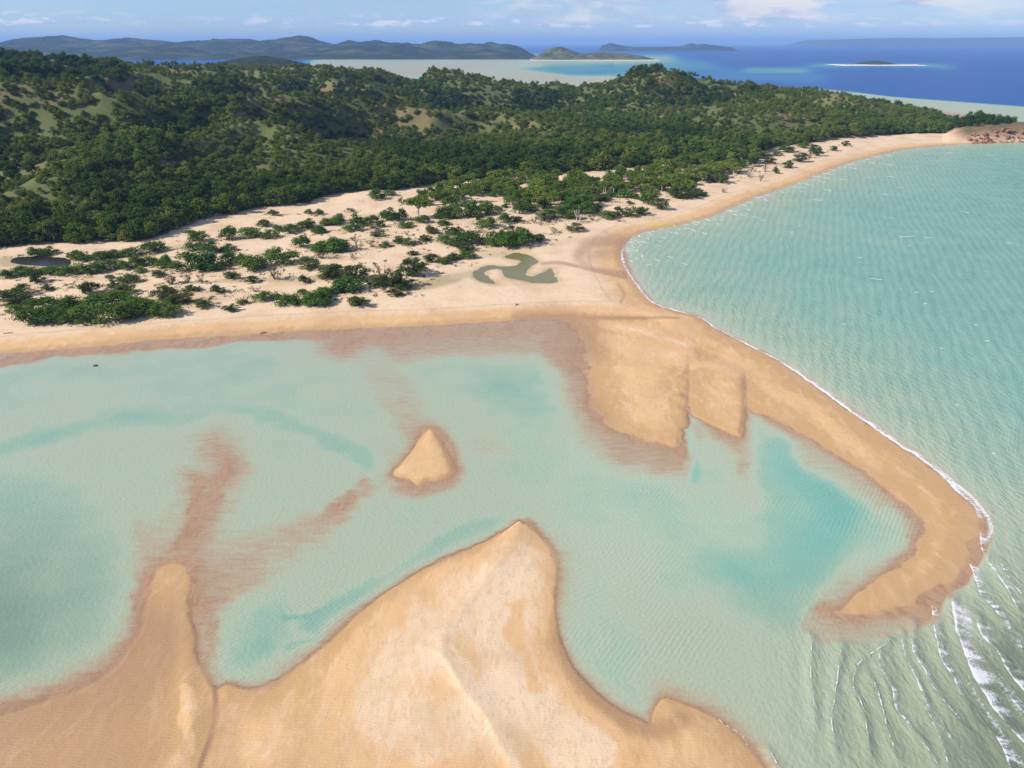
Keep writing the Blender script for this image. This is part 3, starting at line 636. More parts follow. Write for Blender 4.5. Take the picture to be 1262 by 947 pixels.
# ------------------------------------------------------------------ foam
def ribbon(g, wl, wr, cov, zc=.05, seed=0, step=.35, cross=7, crest=0.0):
    """strip along ground polyline g: wl to its left, wr to its right; cov(s, t) cover"""
    seg = np.linalg.norm(np.diff(g, axis=0), axis=1); L = np.concatenate([[0], np.cumsum(seg)]); n = max(6, min(400, int(L[-1] / step)))
    s = np.linspace(0, L[-1], n); x = np.interp(s, L, g[:, 0]); y = np.interp(s, L, g[:, 1])
    tx, ty = np.gradient(x), np.gradient(y); q = np.hypot(tx, ty) + 1e-9; nx, ny = -ty / q, tx / q
    jit = ((fbm(s * .35, s * 0 + seed, 3, seed) - .5) * .9 + (fbm(s * .09, s * 0 + seed, 2, seed + 7) - .5) * (2.2 if crest else 0)) * min(1.0, (wl + wr) / 1.5) * (.6 if crest else 1.0)
    T = np.linspace(-1, 1, cross); off = np.where(T < 0, -T * wl, -T * wr)
    V = np.zeros((n, cross, 3)); V[..., 0] = x[:, None] + nx[:, None] * (off[None] + jit[:, None]); V[..., 1] = y[:, None] + ny[:, None] * (off[None] + jit[:, None])
    V[..., 2] = zc + crest * np.exp(-(off[None] / 1.6) ** 2)
    return V.reshape(-1, 3), grid_faces(n, cross)[:, ::-1], cov((s / L[-1])[:, None], T[None] + 0 * s[:, None]).ravel()


def foam_obj(name, parts):
    vs, fs, cs, k = [], [], [], 0
    for v, f, c in parts: vs.append(v); fs.append(f + k); cs.append(c); k += len(v)
    return mesh_obj(name, np.concatenate(vs), np.concatenate(fs), M['foam'], parent=sea, attrs={'cover': np.concatenate(cs)})


rnd = np.random.default_rng(4)
for i, (pts, w, tw, st) in enumerate(BREAKERS):
    g = to_ground(spline(pts, 4)); ends = lambda s: np.minimum(smooth(s, 0, .12), smooth(s, 1, .88))
    # seaward (right hand going down the line is shoreward), lace trails behind the crest
    cov = lambda s, T, st=st, i=i, k=min(.5, .22 / tw): np.where(T > 0, .95 * (1 - smooth(T, .0, 1.0)), np.maximum(.95 * np.exp(-(T / k) ** 2), .72 * (1 - smooth(-T, .1, 1.0)) * (.45 + .9 * fbm(s * 11 + i, T * 2 + i, 3, i)))) * (.42 + .55 * st) * ends(s) * (.25 + 1.25 * fbm(s * 22, T * 0 + i, 3, 40 + i)) - .02
    foam_obj('breaker_foam', [ribbon(g, tw * 1.6, w * (.85 if st > .75 else .5), cov, .09, i, .25, 31, .34)])
for i, (pts, wd) in enumerate([([(1196, 760), (1212, 800), (1236, 845), (1262, 885), (1290, 920)], 5.5), ([(1176, 800), (1196, 850), (1222, 895), (1250, 940), (1275, 980)], 4.5), ([(1222, 740), (1245, 780), (1275, 820)], 4.5), ([(1120, 830), (1150, 880), (1185, 930), (1205, 975)], 2.6)]):
    lace_ = foam_obj('foam_sheet', [ribbon(to_ground(spline(pts, 4)), wd * .5, wd * .5, lambda s, T, i=i: (.50 * (1 - np.abs(T) ** 1.5) * np.minimum(smooth(s, 0, .25), smooth(s, 1, .8)) * (.35 + 1.1 * fbm(s * 7 + i, T * 2.5, 3, 60 + i))), .16, 30 + i, .3, 15, .22)]); lace_['kind'] = 'stuff'
outer = spline(SPIT_OUTER, 4)
i0 = int(np.argmin(np.hypot(outer[:, 0] - 1204, outer[:, 1] - 640))); i1 = int(np.argmin(np.hypot(outer[:, 0] - 768, outer[:, 1] - 305))); i2 = int(np.argmin(np.hypot(outer[:, 0] - 1085, outer[:, 1] - 190)))
go = to_ground(outer)
# surf line of the spit, then of the bay beach; right of travel = seaward
foam_obj('surf_line', [ribbon(go[i0:i1], .8, 3.6, lambda s, T: (.70 * np.exp(-((T - .06) / .20) ** 2) + .42 * np.exp(-((T - .45) / .35) ** 2)) * (.55 + .9 * fbm(s * 60, T * 3, 3, 3)) * np.where(s < .35, 1.15, .92), .10, 3, .5, 13)])
foam_obj('surf_line', [ribbon(go[i1:i2], .4, 3.0, lambda s, T: (.55 * np.exp(-((T - .15) / .3) ** 2)) * (.6 + .7 * fbm(s * 60, T * 0, 3, 8)), .10, 7, .8, 11)])
foam_obj('swash_foam', [ribbon(to_ground(spline([(1150, 572), (1178, 596), (1200, 615), (1216, 636), (1222, 655), (1214, 672)], 4)), 1.0, 2.6, lambda s, T: .66 * np.exp(-(T / .55) ** 2) * (.8 + .5 * fbm(s * 10, T * 0, 3, 5)), .12, 9, .25, 13)])
parts = []
for k in range(130):                                       # broken crests in the shallows off the bay beach
    q = i1 - 6 + rnd.random() ** 1.0 * (i2 - i1 + 6); j = int(q); a = go[j]; b = go[min(j + 1, len(go) - 1)]; tdir = (b - a) / (np.linalg.norm(b - a) + 1e-9); nr = np.array([tdir[1], -tdir[0]])
    dist = np.linalg.norm(a) ; off = rnd.exponential(9) + 1.5; p = a + nr * off + tdir * rnd.normal(0, 2)
    L = rnd.uniform(2, 7) * dist / 350; ang = math.radians(-62 + rnd.normal(0, 14)); dv = np.array([math.cos(ang), math.sin(ang)])
    seg = np.stack([p + dv * L * (x - .5) + np.array([-dv[1], dv[0]]) * math.sin(x * 3) * L * .1 for x in np.linspace(0, 1, 8)]); w = rnd.uniform(.35, .9) * dist / 350
    parts.append(ribbon(seg, w, w * .6, lambda s, T: 1.0 * (1 - np.abs(T) * .8) * np.minimum(smooth(s, 0, .2), smooth(s, 1, .8)), .12, k, L / 10, 5))
for u, v, L in [(1118, 292, 13), (1143, 293, 6), (1098, 269, 3), (1120, 303, 2), (1083, 345, 5), (1075, 344, 4), (1148, 360, 2), (1130, 361, 3), (1140, 375, 3), (1217, 421, 4), (1203, 401, 2), (1142, 190, 5), (1170, 189, 7), (1220, 192, 5), (940, 272, 3), (985, 279, 2), (975, 288, 2), (1040, 400, 3),
                (1180, 500, 2), (1225, 560, 2), (1245, 300, 4), (1090, 240, 6), (1110, 232, 4), (1190, 262, 5), (1060, 318, 4), (1160, 430, 2)]:
    x, y = p2g(u, v); d = math.hypot(x, y); ang = math.radians(rnd.normal(-20, 25)); dv = np.array([math.cos(ang), math.sin(ang)]); LL = L * d / 800
    seg = np.stack([np.array([x, y]) + dv * LL * (q - .5) * 2 for q in np.linspace(0, 1, 7)]); w = .35 + d / 900
    parts.append(ribbon(seg, w, w * .7, lambda s, T: 1.0 * (1 - np.abs(T) * .8) * np.minimum(smooth(s, 0, .2), smooth(s, 1, .8)), .14, int(u), LL / 5, 5))
whitecaps = foam_obj('whitecap_foam', parts); whitecaps['kind'] = 'stuff'
foam_obj('surf_line', [ribbon(to_ground(spline([(652, 650), (672, 672), (684, 706), (683, 735), (685, 765), (692, 795), (706, 822), (728, 849), (760, 874), (790, 889)], 4)), .18, .14, lambda s, T: .50 * (1 - np.abs(T)) * (.4 + 1.0 * fbm(s * 60, T * 0, 3, 6)), .05, 2, .3, 5)])

# ------------------------------------------------------------------ far country
def far_range(name, ridges, xr, nx, yr, ny, mat, label, rough=18.0, seed=1, plain=1.5, jag=0.0):
    xs = np.linspace(*xr, nx); ys = np.linspace(*yr, ny); X, Y = np.meshgrid(xs, ys)
    Z = np.full(X.shape, -3.0)
    for sky_pts, yd, width in ridges:
        P = np.array([at_y(u, v, yd) for u, v in sky_pts]); hgt = np.interp(X, P[:, 0], P[:, 2], left=-3, right=-3)
        wig = yd + (fbm(X * .0006, X * 0 + seed, 3, seed) - .5) * width * .6
        g = np.exp(-((Y - wig) / width) ** 2); rd = 1 - np.abs(2 * fbm(X * .0016, Y * .0016, 4, seed + 5) - 1)
        hgt = hgt + jag * (.5 - np.abs(2 * fbm(X * .0022, Y * .0008 + yd, 4, seed + 3) - 1) * 1.8) * smooth(hgt, 20, 60)
        Z = np.maximum(Z, np.where(hgt > .2, hgt * g * (.72 + .42 * rd * (1 - g) + .28 * g), -3.0))
    Z = np.maximum(Z + rough * (fbm(X * .004, Y * .004, 4, seed + 9) - .5) * smooth(Z, 5, 60), np.where(Z > .25, plain, -3) * 1.0)
    Z[0] = -3; Z[-1] = -3; Z[:, 0] = -3; Z[:, -1] = -3
    o = mesh_obj(name, np.stack([X.ravel(), Y.ravel(), Z.ravel()], 1), grid_faces(ny, nx), mat); return tag(o, label, kind='structure')


M['mountain'] = hill_material('mountain_forest', (.016, .026, .016), (.04, .052, .026), None)
M['island'] = hill_material('island_scrub', (.04, .06, .02), (.14, .13, .055), 3.5)
M['sandbank'] = hill_material('sandbank_scrub', (.03, .045, .018), (.06, .08, .03), 4.0, (.72, .66, .58))
far_range('mountains', [([(-900, 50), (-300, 49), (10, 52), (40, 49), (70, 47), (120, 53), (160, 51), (190, 48), (220, 50), (245, 53), (300, 51), (330, 52), (370, 48), (420, 54), (445, 52), (480, 55), (520, 54), (560, 55), (600, 56), (630, 58), (648, 63), (660, 69)], 7400, 900),
                        ([(-900, 66), (0, 62), (90, 60), (150, 63), (220, 60), (260, 66), (330, 60), (400, 62), (460, 59), (520, 61), (600, 63), (645, 68), (655, 71)], 5900, 420)], (-11000, 330), 420, (5150, 9600), 130, M['mountain'], 'long blue forested mountain range beyond the tidal flats', 50, jag=48)
far_range('hill', [([(255, 82), (280, 75), (305, 70), (325, 69), (350, 73), (380, 80)], 2400, 160)], (-1160, -600), 70, (2050, 2750), 50, M['mountain'], 'dark wooded knoll behind the forested ridge', 8)
far_range('island', [([(648, 73), (660, 70), (672, 63), (682, 59), (692, 58), (702, 61), (712, 65), (722, 66), (735, 64), (752, 65), (770, 66), (790, 69), (806, 73)], 5150, 120)], (120, 1080), 160, (4850, 5480), 40, M['island'], 'green and brown two humped island with a pale sandy shore', 10)
far_range('island', [([(1028, 79.9), (1032, 79.2), (1055, 79), (1062, 76.5), (1078, 75), (1092, 76.5), (1100, 79), (1124, 79.2), (1130, 79.9)], 3900, 60)], (1600, 2300), 140, (3770, 4040), 30, M['sandbank'], 'tiny scrub topped islet on a white sandbank', 4, plain=1.2)
far_range('island', [([(735, 58), (745, 55), (752, 53), (762, 55.5), (780, 58.5), (815, 58.5), (838, 57.5), (845, 54.5), (852, 53.5), (858, 55), (866, 54), (880, 56), (900, 58.5)], 11500, 300)], (1300, 4000), 140, (10800, 12200), 24, M['mountain'], 'low chain of small blue islands on the horizon', 14)
far_range('mountains', [([(920, 52.5), (948, 51), (965, 49.5), (985, 47), (1005, 49.5), (1040, 49), (1075, 47.5), (1110, 47), (1160, 47.2), (1262, 46), (1500, 46), (2200, 46)], 24000, 1500)], (9000, 60000), 300, (21000, 27000), 24, M['mountain'], 'faint blue coastal range along the horizon', 20)

# ------------------------------------------------------------------ plants
def tube(a, b, r0, r1, n=5):
    a, b = np.array(a, float), np.array(b, float); d = b - a; d /= np.linalg.norm(d) + 1e-9
    p = np.cross(d, (0, 0, 1.0)); p = p / np.linalg.norm(p) if np.linalg.norm(p) > 1e-3 else np.array([1.0, 0, 0]); q = np.cross(d, p)
    an = np.arange(n) * 2 * math.pi / n; ring = np.cos(an)[:, None] * p + np.sin(an)[:, None] * q
    v = np.concatenate([a + ring * r0, b + ring * r1]); i = np.arange(n); j = (i + 1) % n
    return v, np.stack([i, j, j + n, i + n], 1)


def join(parts):
    vs, fs, k = [], [], 0
    for v, f in parts: vs.append(v); fs.append(f + k); k += len(v)
    return np.concatenate(vs), np.concatenate(fs)


def clump_crown(r, centres, radii, per, leaf, flat=.75, up=.35):
    """leaf clumps: small bent leaf faces on and inside each lobe, turned outwards"""
    V, F = [], []
    for c, rad in zip(centres, radii):
        n = int(per * (rad / np.mean(radii)) ** 2); d = r.normal(size=(n, 3)); d[:, 2] += up; d /= np.linalg.norm(d, axis=1, keepdims=True)
        p = c + d * (rad * (.55 + .5 * r.random(n)) * (1 + .25 * r.normal(size=n)))[:, None] * (1, 1, flat)
        nm = d + r.normal(0, .55, (n, 3)); nm /= np.linalg.norm(nm, axis=1, keepdims=True)
        a = np.cross(nm, r.normal(size=(n, 3))); a /= np.linalg.norm(a, axis=1, keepdims=True) + 1e-9; b = np.cross(nm, a)
        sz = leaf * r.uniform(.6, 1.5, n)[:, None]; a = a * sz; b = b * sz * r.uniform(.55, 1.0, n)[:, None]
        V.append(np.stack([p - a - b * .4, p + a * .1 - b, p + a + b * .4, p - a * .1 + b + nm * sz * .3], 1)); 
    V = np.concatenate(V); V[..., 2] = np.maximum(V[..., 2], .01)
    return V.reshape(-1, 3), np.arange(V.shape[0] * 4).reshape(-1, 4)


def dome_lobes(r, n, w, h, z0=0.0, rmin=.16, rmax=.28, squeeze=1.0):
    c, rad = [], []
    for i in range(n):
        a = r.random() * 6.283; q = math.sqrt(r.random()) * .9; x, y = math.cos(a) * q * w / 2 * .8, math.sin(a) * q * w / 2 * .8 * squeeze
        R = r.uniform(rmin, rmax) * w; top = h * (1 - .75 * q ** 2) * r.uniform(.75, 1.05)
        c.append((x, y, max(z0 + R * .2, top - R * .7))); rad.append(R)
    return np.array(c), np.array(rad)


PAL = {
    'bush': leaf_material('bush_leaves', (.045, .095, .018), (.085, .165, .03), (.135, .22, .045), (.17, .20, .055), .03),
    'mangrove': leaf_material('mangrove_leaves', (.045, .075, .02), (.085, .12, .034), (.125, .165, .05), (.16, .165, .06), .03),
    'dry': leaf_material('dry_leaves', (.08, .075, .035), (.13, .11, .05), (.18, .15, .075), (.23, .18, .1), .03),
    'thicket': leaf_material('thicket_leaves', (.045, .10, .016), (.085, .165, .025), (.13, .21, .04), (.12, .17, .04), .03),
    'herb': leaf_material('herb_leaves', (.09, .10, .04), (.15, .15, .055), (.2, .18, .075), (.23, .19, .1), .03),
    'forest': leaf_material('forest_leaves', (.022, .054, .010), (.088, .155, .022), (.165, .235, .034), (.27, .25, .055), .0045, .36),
    'grove': leaf_material('grove_leaves', (.06, .125, .020), (.15, .22, .030), (.22, .275, .04), (.25, .25, .06), .03, .36),
    'bark': plain_material('grey_bark', (.10, .08, .06), (.2, .17, .13), 3), 'pale_bark': plain_material('pale_bark', (.42, .36, .29), (.6, .54, .46), 3),
}


def kit(kind, seed):
    """foliage and stem meshes of one kind of plant, 1 m wide and 1 m tall before scaling"""
    r = np.random.default_rng(seed)
    if kind == 'dune_bush':
        c, rad = dome_lobes(r, 15, 1, 1, 0, .15, .26); fol = clump_crown(r, c, rad, 95, .034, .85); st = [tube((0, 0, -.15), (r.normal(0, .12), r.normal(0, .12), .45), .03, .012) for _ in range(4)]
        return [('foliage', fol, 'bush'), ('stem', join(st), 'bark')]
    if kind == 'thicket':
        c, rad = dome_lobes(r, 18, 1, 1, 0, .14, .24); fol = clump_crown(r, c, rad, 85, .030, 1.0, .6); st = [tube((r.normal(0, .15), r.normal(0, .15), -.1), (r.normal(0, .2), r.normal(0, .2), .5), .02, .008) for _ in range(6)]
        return [('foliage', fol, 'thicket'), ('stem', join(st), 'bark')]
    if kind == 'mangrove_tree':
        c, rad = [], []; st = [tube((0, 0, -.15), (.02, .0, .2), .04, .03)]
        for i in range(26):
            a = r.random() * 6.283; q = .05 + .38 * r.random(); h = .10 + .80 * r.random() * (1 - q * .9); p = (math.cos(a) * q, math.sin(a) * q, h); c.append(p); rad.append(r.uniform(.09, .16)); st.append(tube((.02, 0, .02 + .1 * r.random()), p, .018, .006, 4))
        return [('crown', clump_crown(r, np.array(c), np.array(rad), 62, .028, .85), 'mangrove'), ('trunk', join(st), 'bark')]
    if kind == 'dry_shrub':
        c, rad = [], []; st = []
        for i in range(14):
            a = r.random() * 6.283; q = .1 + .36 * r.random(); h = .35 + .6 * r.random(); p = (math.cos(a) * q, math.sin(a) * q, h); c.append(p); rad.append(r.uniform(.07, .13)); st.append(tube((r.normal(0, .05), r.normal(0, .05), -.1), p, .016, .006, 4))
        return [('foliage', clump_crown(r, np.array(c), np.array(rad), 26, .026, .9), 'dry'), ('stem', join(st), 'bark')]
    if kind == 'herb_patch':
        c, rad = dome_lobes(r, 16, 1, .8, 0, .10, .16, .8); return [('foliage', clump_crown(r, c, rad, 40, .028, .8), 'herb'), ('stem', join([tube((0, 0, -.1), (r.normal(0, .2), r.normal(0, .2), .4), .015, .006) for _ in range(4)]), 'bark')]
    if kind == 'bare_tree':
        st = [tube((0, 0, -.1), (.03, 0, .55), .05, .03)]
        for i in range(9):
            a = r.random() * 6.283; p = np.array((math.cos(a) * .3, math.sin(a) * .3, .55 + .45 * r.random())); st.append(tube((.02, 0, .2 + .35 * r.random()), p, .022, .008, 4)); st.append(tube(p * (.6, .6, .85), p + r.normal(0, .12, 3), .012, .005, 4))
        c = r.normal(0, .2, (6, 3)) + (0, 0, .75); return [('crown', clump_crown(r, c, np.full(6, .08), 8, .02), 'dry'), ('trunk', join(st), 'pale_bark')]
    if kind == 'forest_tree':
        c, rad = dome_lobes(r, 14, 1, 1, .25, .17, .27); fol = clump_crown(r, c, rad, 42, .050, .85, .5); st = [tube((0, 0, -.2), (.02, .01, .4), .04, .03)] + [tube((.02, .01, .3), (r.normal(0, .15), r.normal(0, .15), .65), .025, .01, 4) for _ in range(4)]
        return [('crown', fol, 'forest'), ('trunk', join(st), 'bark')]
    if kind == 'grove_tree':
        c, rad = [], []; st = [tube((0, 0, -.15), (.02, .02, .5), .035, .025)]
        for i in range(15):
            a = r.random() * 6.283; q = .38 * math.sqrt(r.random()); h = .55 + .38 * r.random() * (1 - q); p = (math.cos(a) * q, math.sin(a) * q, h); c.append(p); rad.append(r.uniform(.11, .17)); st.append(tube((.02, .02, .3 + .2 * r.random()), p, .018, .008, 4))
        return [('crown', clump_crown(r, np.array(c), np.array(rad), 60, .036, .9, .5), 'grove'), ('trunk', join(st), 'pale_bark')]


NVAR = {'dune_bush': 5, 'thicket': 3, 'mangrove_tree': 4, 'dry_shrub': 4, 'herb_patch': 2, 'bare_tree': 1, 'forest_tree': 5, 'grove_tree': 4}
PROTO = {}
for ki, (kind, n) in enumerate(NVAR.items()):
    for s in range(n):
        parts = []
        for pn, (v, f), mt in kit(kind, 100 * ki + s):
            me = bpy.data.meshes.new(pn); me.from_pydata(v.tolist(), [], f.tolist()); me.materials.append(PAL[mt]); parts.append((pn, me))
        PROTO[kind, s] = parts
prng = random.Random(12)


def plant(kind, x, y, z, w, h, label, cat, group, var=None, depth=None):
    e = bpy.data.objects.new(kind, None); C.objects.link(e); e.location = (x, y, z); e.rotation_euler = (0, 0, prng.random() * 6.283); e.empty_display_size = .5
    e.scale = (w, w * prng.uniform(.85, 1.15), h)
    tag(e, label, cat, group)
    for pn, me in PROTO[kind, prng.randrange(NVAR[kind]) if var is None else var]:
        o = bpy.data.objects.new(pn, me); C.objects.link(o); o.parent = e
    return e


# crops of the map in which the dune plants were noted: origin and scale
CROPS = {'A': (0, 280, 5.736), 'B': (200, 230, 5.573), 'C': (380, 220, 5.572), 'D': (540, 200, 5.917), 'E': (700, 180, 6.767), 'F': (860, 150, 5.736)}
r_, m_, t_, l_, k_, g_, b_ = 'dune_bush', 'mangrove_tree', 'dry_shrub', 'herb_patch', 'thicket', 'grove_tree', 'bare_tree'
NOTED = {
    'A': [(230, 210, 120, 60, r_), (330, 205, 110, 45, r_), (520, 235, 110, 70, r_), (600, 250, 90, 50, r_), (700, 240, 130, 75, r_), (780, 220, 100, 60, r_), (900, 215, 130, 50, r_), (120, 350, 130, 70, r_), (30, 370, 90, 70, r_), (230, 345, 100, 60, r_), (340, 340, 120, 60, r_), (450, 345, 130, 70, r_),
          (560, 340, 120, 80, r_), (660, 330, 130, 90, r_), (760, 310, 120, 80, r_), (860, 305, 110, 70, r_), (950, 285, 110, 80, r_), (1040, 275, 110, 70, r_), (1150, 295, 110, 85, r_), (1060, 185, 160, 50, r_), (985, 328, 80, 35, r_), (1105, 355, 120, 60, m_), (225, 400, 110, 90, m_), (765, 368, 60, 25, r_),
          (485, 440, 90, 50, t_), (320, 455, 90, 30, m_), (100, 500, 160, 110, m_), (60, 560, 220, 80, m_), (610, 475, 140, 110, m_), (650, 525, 110, 60, m_), (890, 400, 120, 60, r_), (850, 490, 190, 110, m_), (790, 440, 90, 70, m_), (1130, 520, 150, 110, m_), (1200, 555, 110, 60, m_), (1195, 410, 80, 50, t_),
          (200, 695, 190, 130, k_), (310, 690, 170, 120, r_), (430, 695, 170, 110, k_), (560, 690, 180, 130, k_), (690, 690, 180, 150, k_), (820, 680, 190, 150, k_), (920, 645, 180, 130, k_), (1010, 625, 160, 110, k_), (1110, 635, 180, 70, k_), (1210, 640, 150, 50, k_), (270, 610, 200, 90, k_), (420, 610, 200, 80, k_),
          (660, 600, 200, 80, k_), (800, 580, 220, 80, k_), (90, 610, 110, 60, r_), (930, 580, 160, 70, r_), (540, 640, 150, 60, k_)],
    'B': [(240, 380, 110, 75, r_), (185, 335, 60, 40, r_), (440, 370, 100, 90, r_), (465, 320, 60, 50, r_), (580, 355, 140, 70, r_), (725, 360, 110, 60, r_), (690, 280, 80, 55, r_), (755, 205, 70, 45, r_), (1000, 190, 45, 35, r_), (1075, 195, 50, 35, r_), (790, 310, 60, 50, r_), (870, 325, 110, 70, r_),
          (960, 300, 110, 60, r_), (1010, 280, 70, 60, r_), (1070, 325, 90, 55, r_), (1120, 270, 80, 45, r_), (1200, 265, 90, 60, r_), (200, 440, 110, 60, r_), (320, 455, 140, 65, r_), (440, 450, 90, 55, r_), (170, 590, 220, 140, r_), (310, 570, 160, 110, r_), (370, 585, 110, 70, r_), (450, 540, 130, 90, r_),
          (550, 560, 120, 100, r_), (610, 585, 190, 120, r_), (740, 500, 90, 70, r_), (810, 540, 190, 120, r_), (950, 425, 110, 95, r_), (1080, 450, 130, 70, r_), (1190, 455, 130, 110, r_), (1000, 575, 170, 90, m_), (1090, 500, 70, 50, t_), (470, 640, 110, 70, m_), (610, 670, 80, 60, m_), (765, 650, 130, 90, t_),
          (970, 670, 80, 70, m_), (1150, 640, 150, 110, m_), (270, 670, 60, 60, t_), (170, 670, 80, 80, t_), (50, 680, 100, 50, t_), (170, 720, 80, 50, m_), (230, 725, 70, 50, m_), (370, 740, 90, 70, m_), (30, 780, 120, 90, m_), (110, 815, 160, 80, m_), (260, 840, 130, 90, m_), (450, 865, 100, 70, m_),
          (540, 815, 70, 35, r_), (630, 730, 70, 40, t_), (640, 780, 80, 50, l_), (700, 790, 120, 60, k_), (850, 825, 140, 80, r_), (780, 790, 80, 50, k_), (960, 750, 70, 45, k_), (1050, 820, 170, 100, r_), (1110, 770, 120, 60, k_), (1200, 735, 110, 60, k_), (20, 530, 80, 60, r_)],
    'C': [(465, 150, 100, 75, r_), (550, 120, 80, 40, r_), (70, 250, 50, 40, r_), (120, 325, 90, 50, r_), (200, 305, 100, 60, r_), (330, 330, 120, 80, r_), (430, 310, 100, 60, r_), (490, 340, 60, 45, r_), (60, 380, 90, 55, r_), (290, 370, 110, 45, r_), (410, 360, 110, 25, l_), (275, 240, 80, 15, l_),
          (550, 290, 120, 80, r_), (620, 300, 110, 90, r_), (750, 280, 180, 150, g_), (640, 180, 80, 60, l_), (780, 310, 100, 60, r_), (660, 345, 100, 45, r_), (925, 325, 70, 40, r_), (850, 390, 100, 80, m_), (970, 390, 80, 60, m_), (800, 440, 100, 70, m_), (690, 460, 90, 50, r_), (620, 450, 80, 50, r_),
          (740, 455, 60, 30, l_), (470, 405, 90, 45, m_), (680, 395, 50, 30, t_), (525, 475, 70, 45, r_), (430, 480, 100, 55, t_), (340, 495, 90, 55, t_), (310, 435, 80, 40, t_), (180, 510, 150, 100, r_), (80, 510, 120, 60, r_), (90, 560, 80, 50, t_), (300, 555, 60, 40, t_), (715, 535, 70, 35, m_),
          (840, 580, 100, 80, m_), (910, 590, 80, 40, r_), (985, 565, 60, 50, r_), (150, 690, 170, 100, m_), (300, 720, 180, 130, m_), (250, 790, 200, 90, r_), (500, 720, 170, 130, t_), (580, 770, 230, 170, m_), (700, 690, 190, 150, m_), (600, 815, 110, 70, m_), (760, 640, 100, 80, m_),
          (340, 890, 150, 100, m_), (50, 880, 170, 100, r_), (100, 820, 130, 60, k_), (460, 760, 150, 110, m_), (370, 640, 90, 50, t_)],
    'D': [(35, 465, 80, 45, r_), (40, 420, 110, 100, r_), (110, 415, 120, 110, r_), (200, 400, 130, 120, r_), (280, 395, 120, 110, r_), (350, 385, 110, 100, r_), (300, 430, 70, 60, m_), (430, 360, 70, 45, r_), (490, 335, 60, 30, r_), (590, 380, 90, 100, r_), (650, 360, 80, 60, r_), (690, 360, 70, 50, r_),
          (360, 485, 140, 80, r_), (490, 450, 110, 80, r_), (580, 440, 90, 60, m_), (130, 540, 120, 90, m_), (100, 610, 170, 80, r_), (230, 610, 170, 120, r_), (170, 660, 150, 60, m_), (400, 610, 140, 100, r_), (500, 630, 160, 120, r_), (600, 620, 170, 130, r_), (680, 590, 120, 90, m_), (750, 580, 90, 60, m_),
          (780, 430, 120, 70, m_), (850, 420, 150, 100, r_), (960, 390, 140, 80, r_), (980, 420, 90, 70, k_), (1010, 440, 50, 90, b_), (980, 515, 110, 60, l_), (220, 710, 120, 60, r_), (50, 740, 110, 50, m_), (120, 715, 80, 50, m_), (790, 445, 50, 25, l_), (840, 520, 60, 40, t_), (700, 450, 60, 40, t_),
          (560, 560, 150, 100, m_), (460, 560, 120, 80, m_), (300, 520, 60, 50, t_), (240, 300, 120, 100, g_), (160, 300, 110, 100, g_), (90, 330, 120, 90, r_)],
    'E': [(60, 540, 170, 110, r_), (160, 580, 150, 120, r_), (250, 560, 100, 80, m_), (40, 610, 100, 60, k_), (300, 470, 160, 60, m_), (480, 435, 130, 65, r_), (620, 460, 65, 50, m_), (520, 490, 65, 30, m_), (340, 615, 130, 70, r_), (420, 600, 90, 100, m_), (510, 595, 120, 80, m_), (620, 585, 140, 100, m_),
          (770, 540, 110, 110, m_), (210, 625, 70, 30, t_), (430, 640, 80, 20, t_), (60, 720, 180, 60, l_), (100, 650, 50, 80, b_), (930, 380, 210, 130, k_), (930, 450, 140, 60, m_), (1020, 440, 140, 70, m_), (1100, 425, 90, 60, m_), (880, 410, 100, 60, r_), (760, 380, 130, 100, k_), (690, 470, 80, 60, t_)],
    'F': [(480, 250, 80, 35, r_), (510, 300, 80, 50, m_), (570, 245, 60, 35, r_), (640, 220, 110, 40, r_), (755, 190, 80, 45, r_), (180, 440, 130, 90, m_), (110, 430, 70, 50, m_), (370, 395, 70, 60, t_), (480, 360, 60, 60, t_), (555, 370, 45, 55, m_), (445, 425, 40, 40, t_), (640, 330, 80, 60, m_),
          (735, 290, 100, 70, m_), (800, 260, 60, 50, t_), (855, 245, 60, 60, m_), (820, 220, 90, 60, m_), (970, 210, 60, 50, m_), (1055, 175, 60, 40, m_), (185, 505, 50, 30, t_), (20, 530, 80, 60, m_), (295, 370, 50, 25, t_)]}
LOOK = {r_: ('dense rounded green bush', 'bush'), m_: ('open dark green mangrove tree', 'tree'), t_: ('thin brownish twiggy shrub', 'shrub'), l_: ('low straw green herb patch', 'herbs'), k_: ('bright green leafy thicket clump', 'bush'), g_: ('light green tree with pale trunk', 'tree'), b_: ('bare pale grey tree', 'tree')}
WHERE = {'A': 'on sand near the dark pond', 'B': 'on sand past the dark pond', 'C': 'on sand opposite the triangular islet', 'D': 'on sand around the winding pond', 'E': 'on dunes along the bay bend', 'F': 'on dry sand of the long bay beach'}
rows = []
for cr, lst in NOTED.items():
    x0, y0, s = CROPS[cr]
    for cx, cy, w, h, kd in lst: rows.append((cr, x0 + cx / s, y0 + cy / s, w / s, h / s, kd))
U = np.array([q[1] for q in rows]); V = np.array([q[2] for q in rows]); zz = np.full(len(rows), 1.2)
for _ in range(5): px_, py_ = p2g(U, V, zz); zz = survey(px_, py_, False)['z']
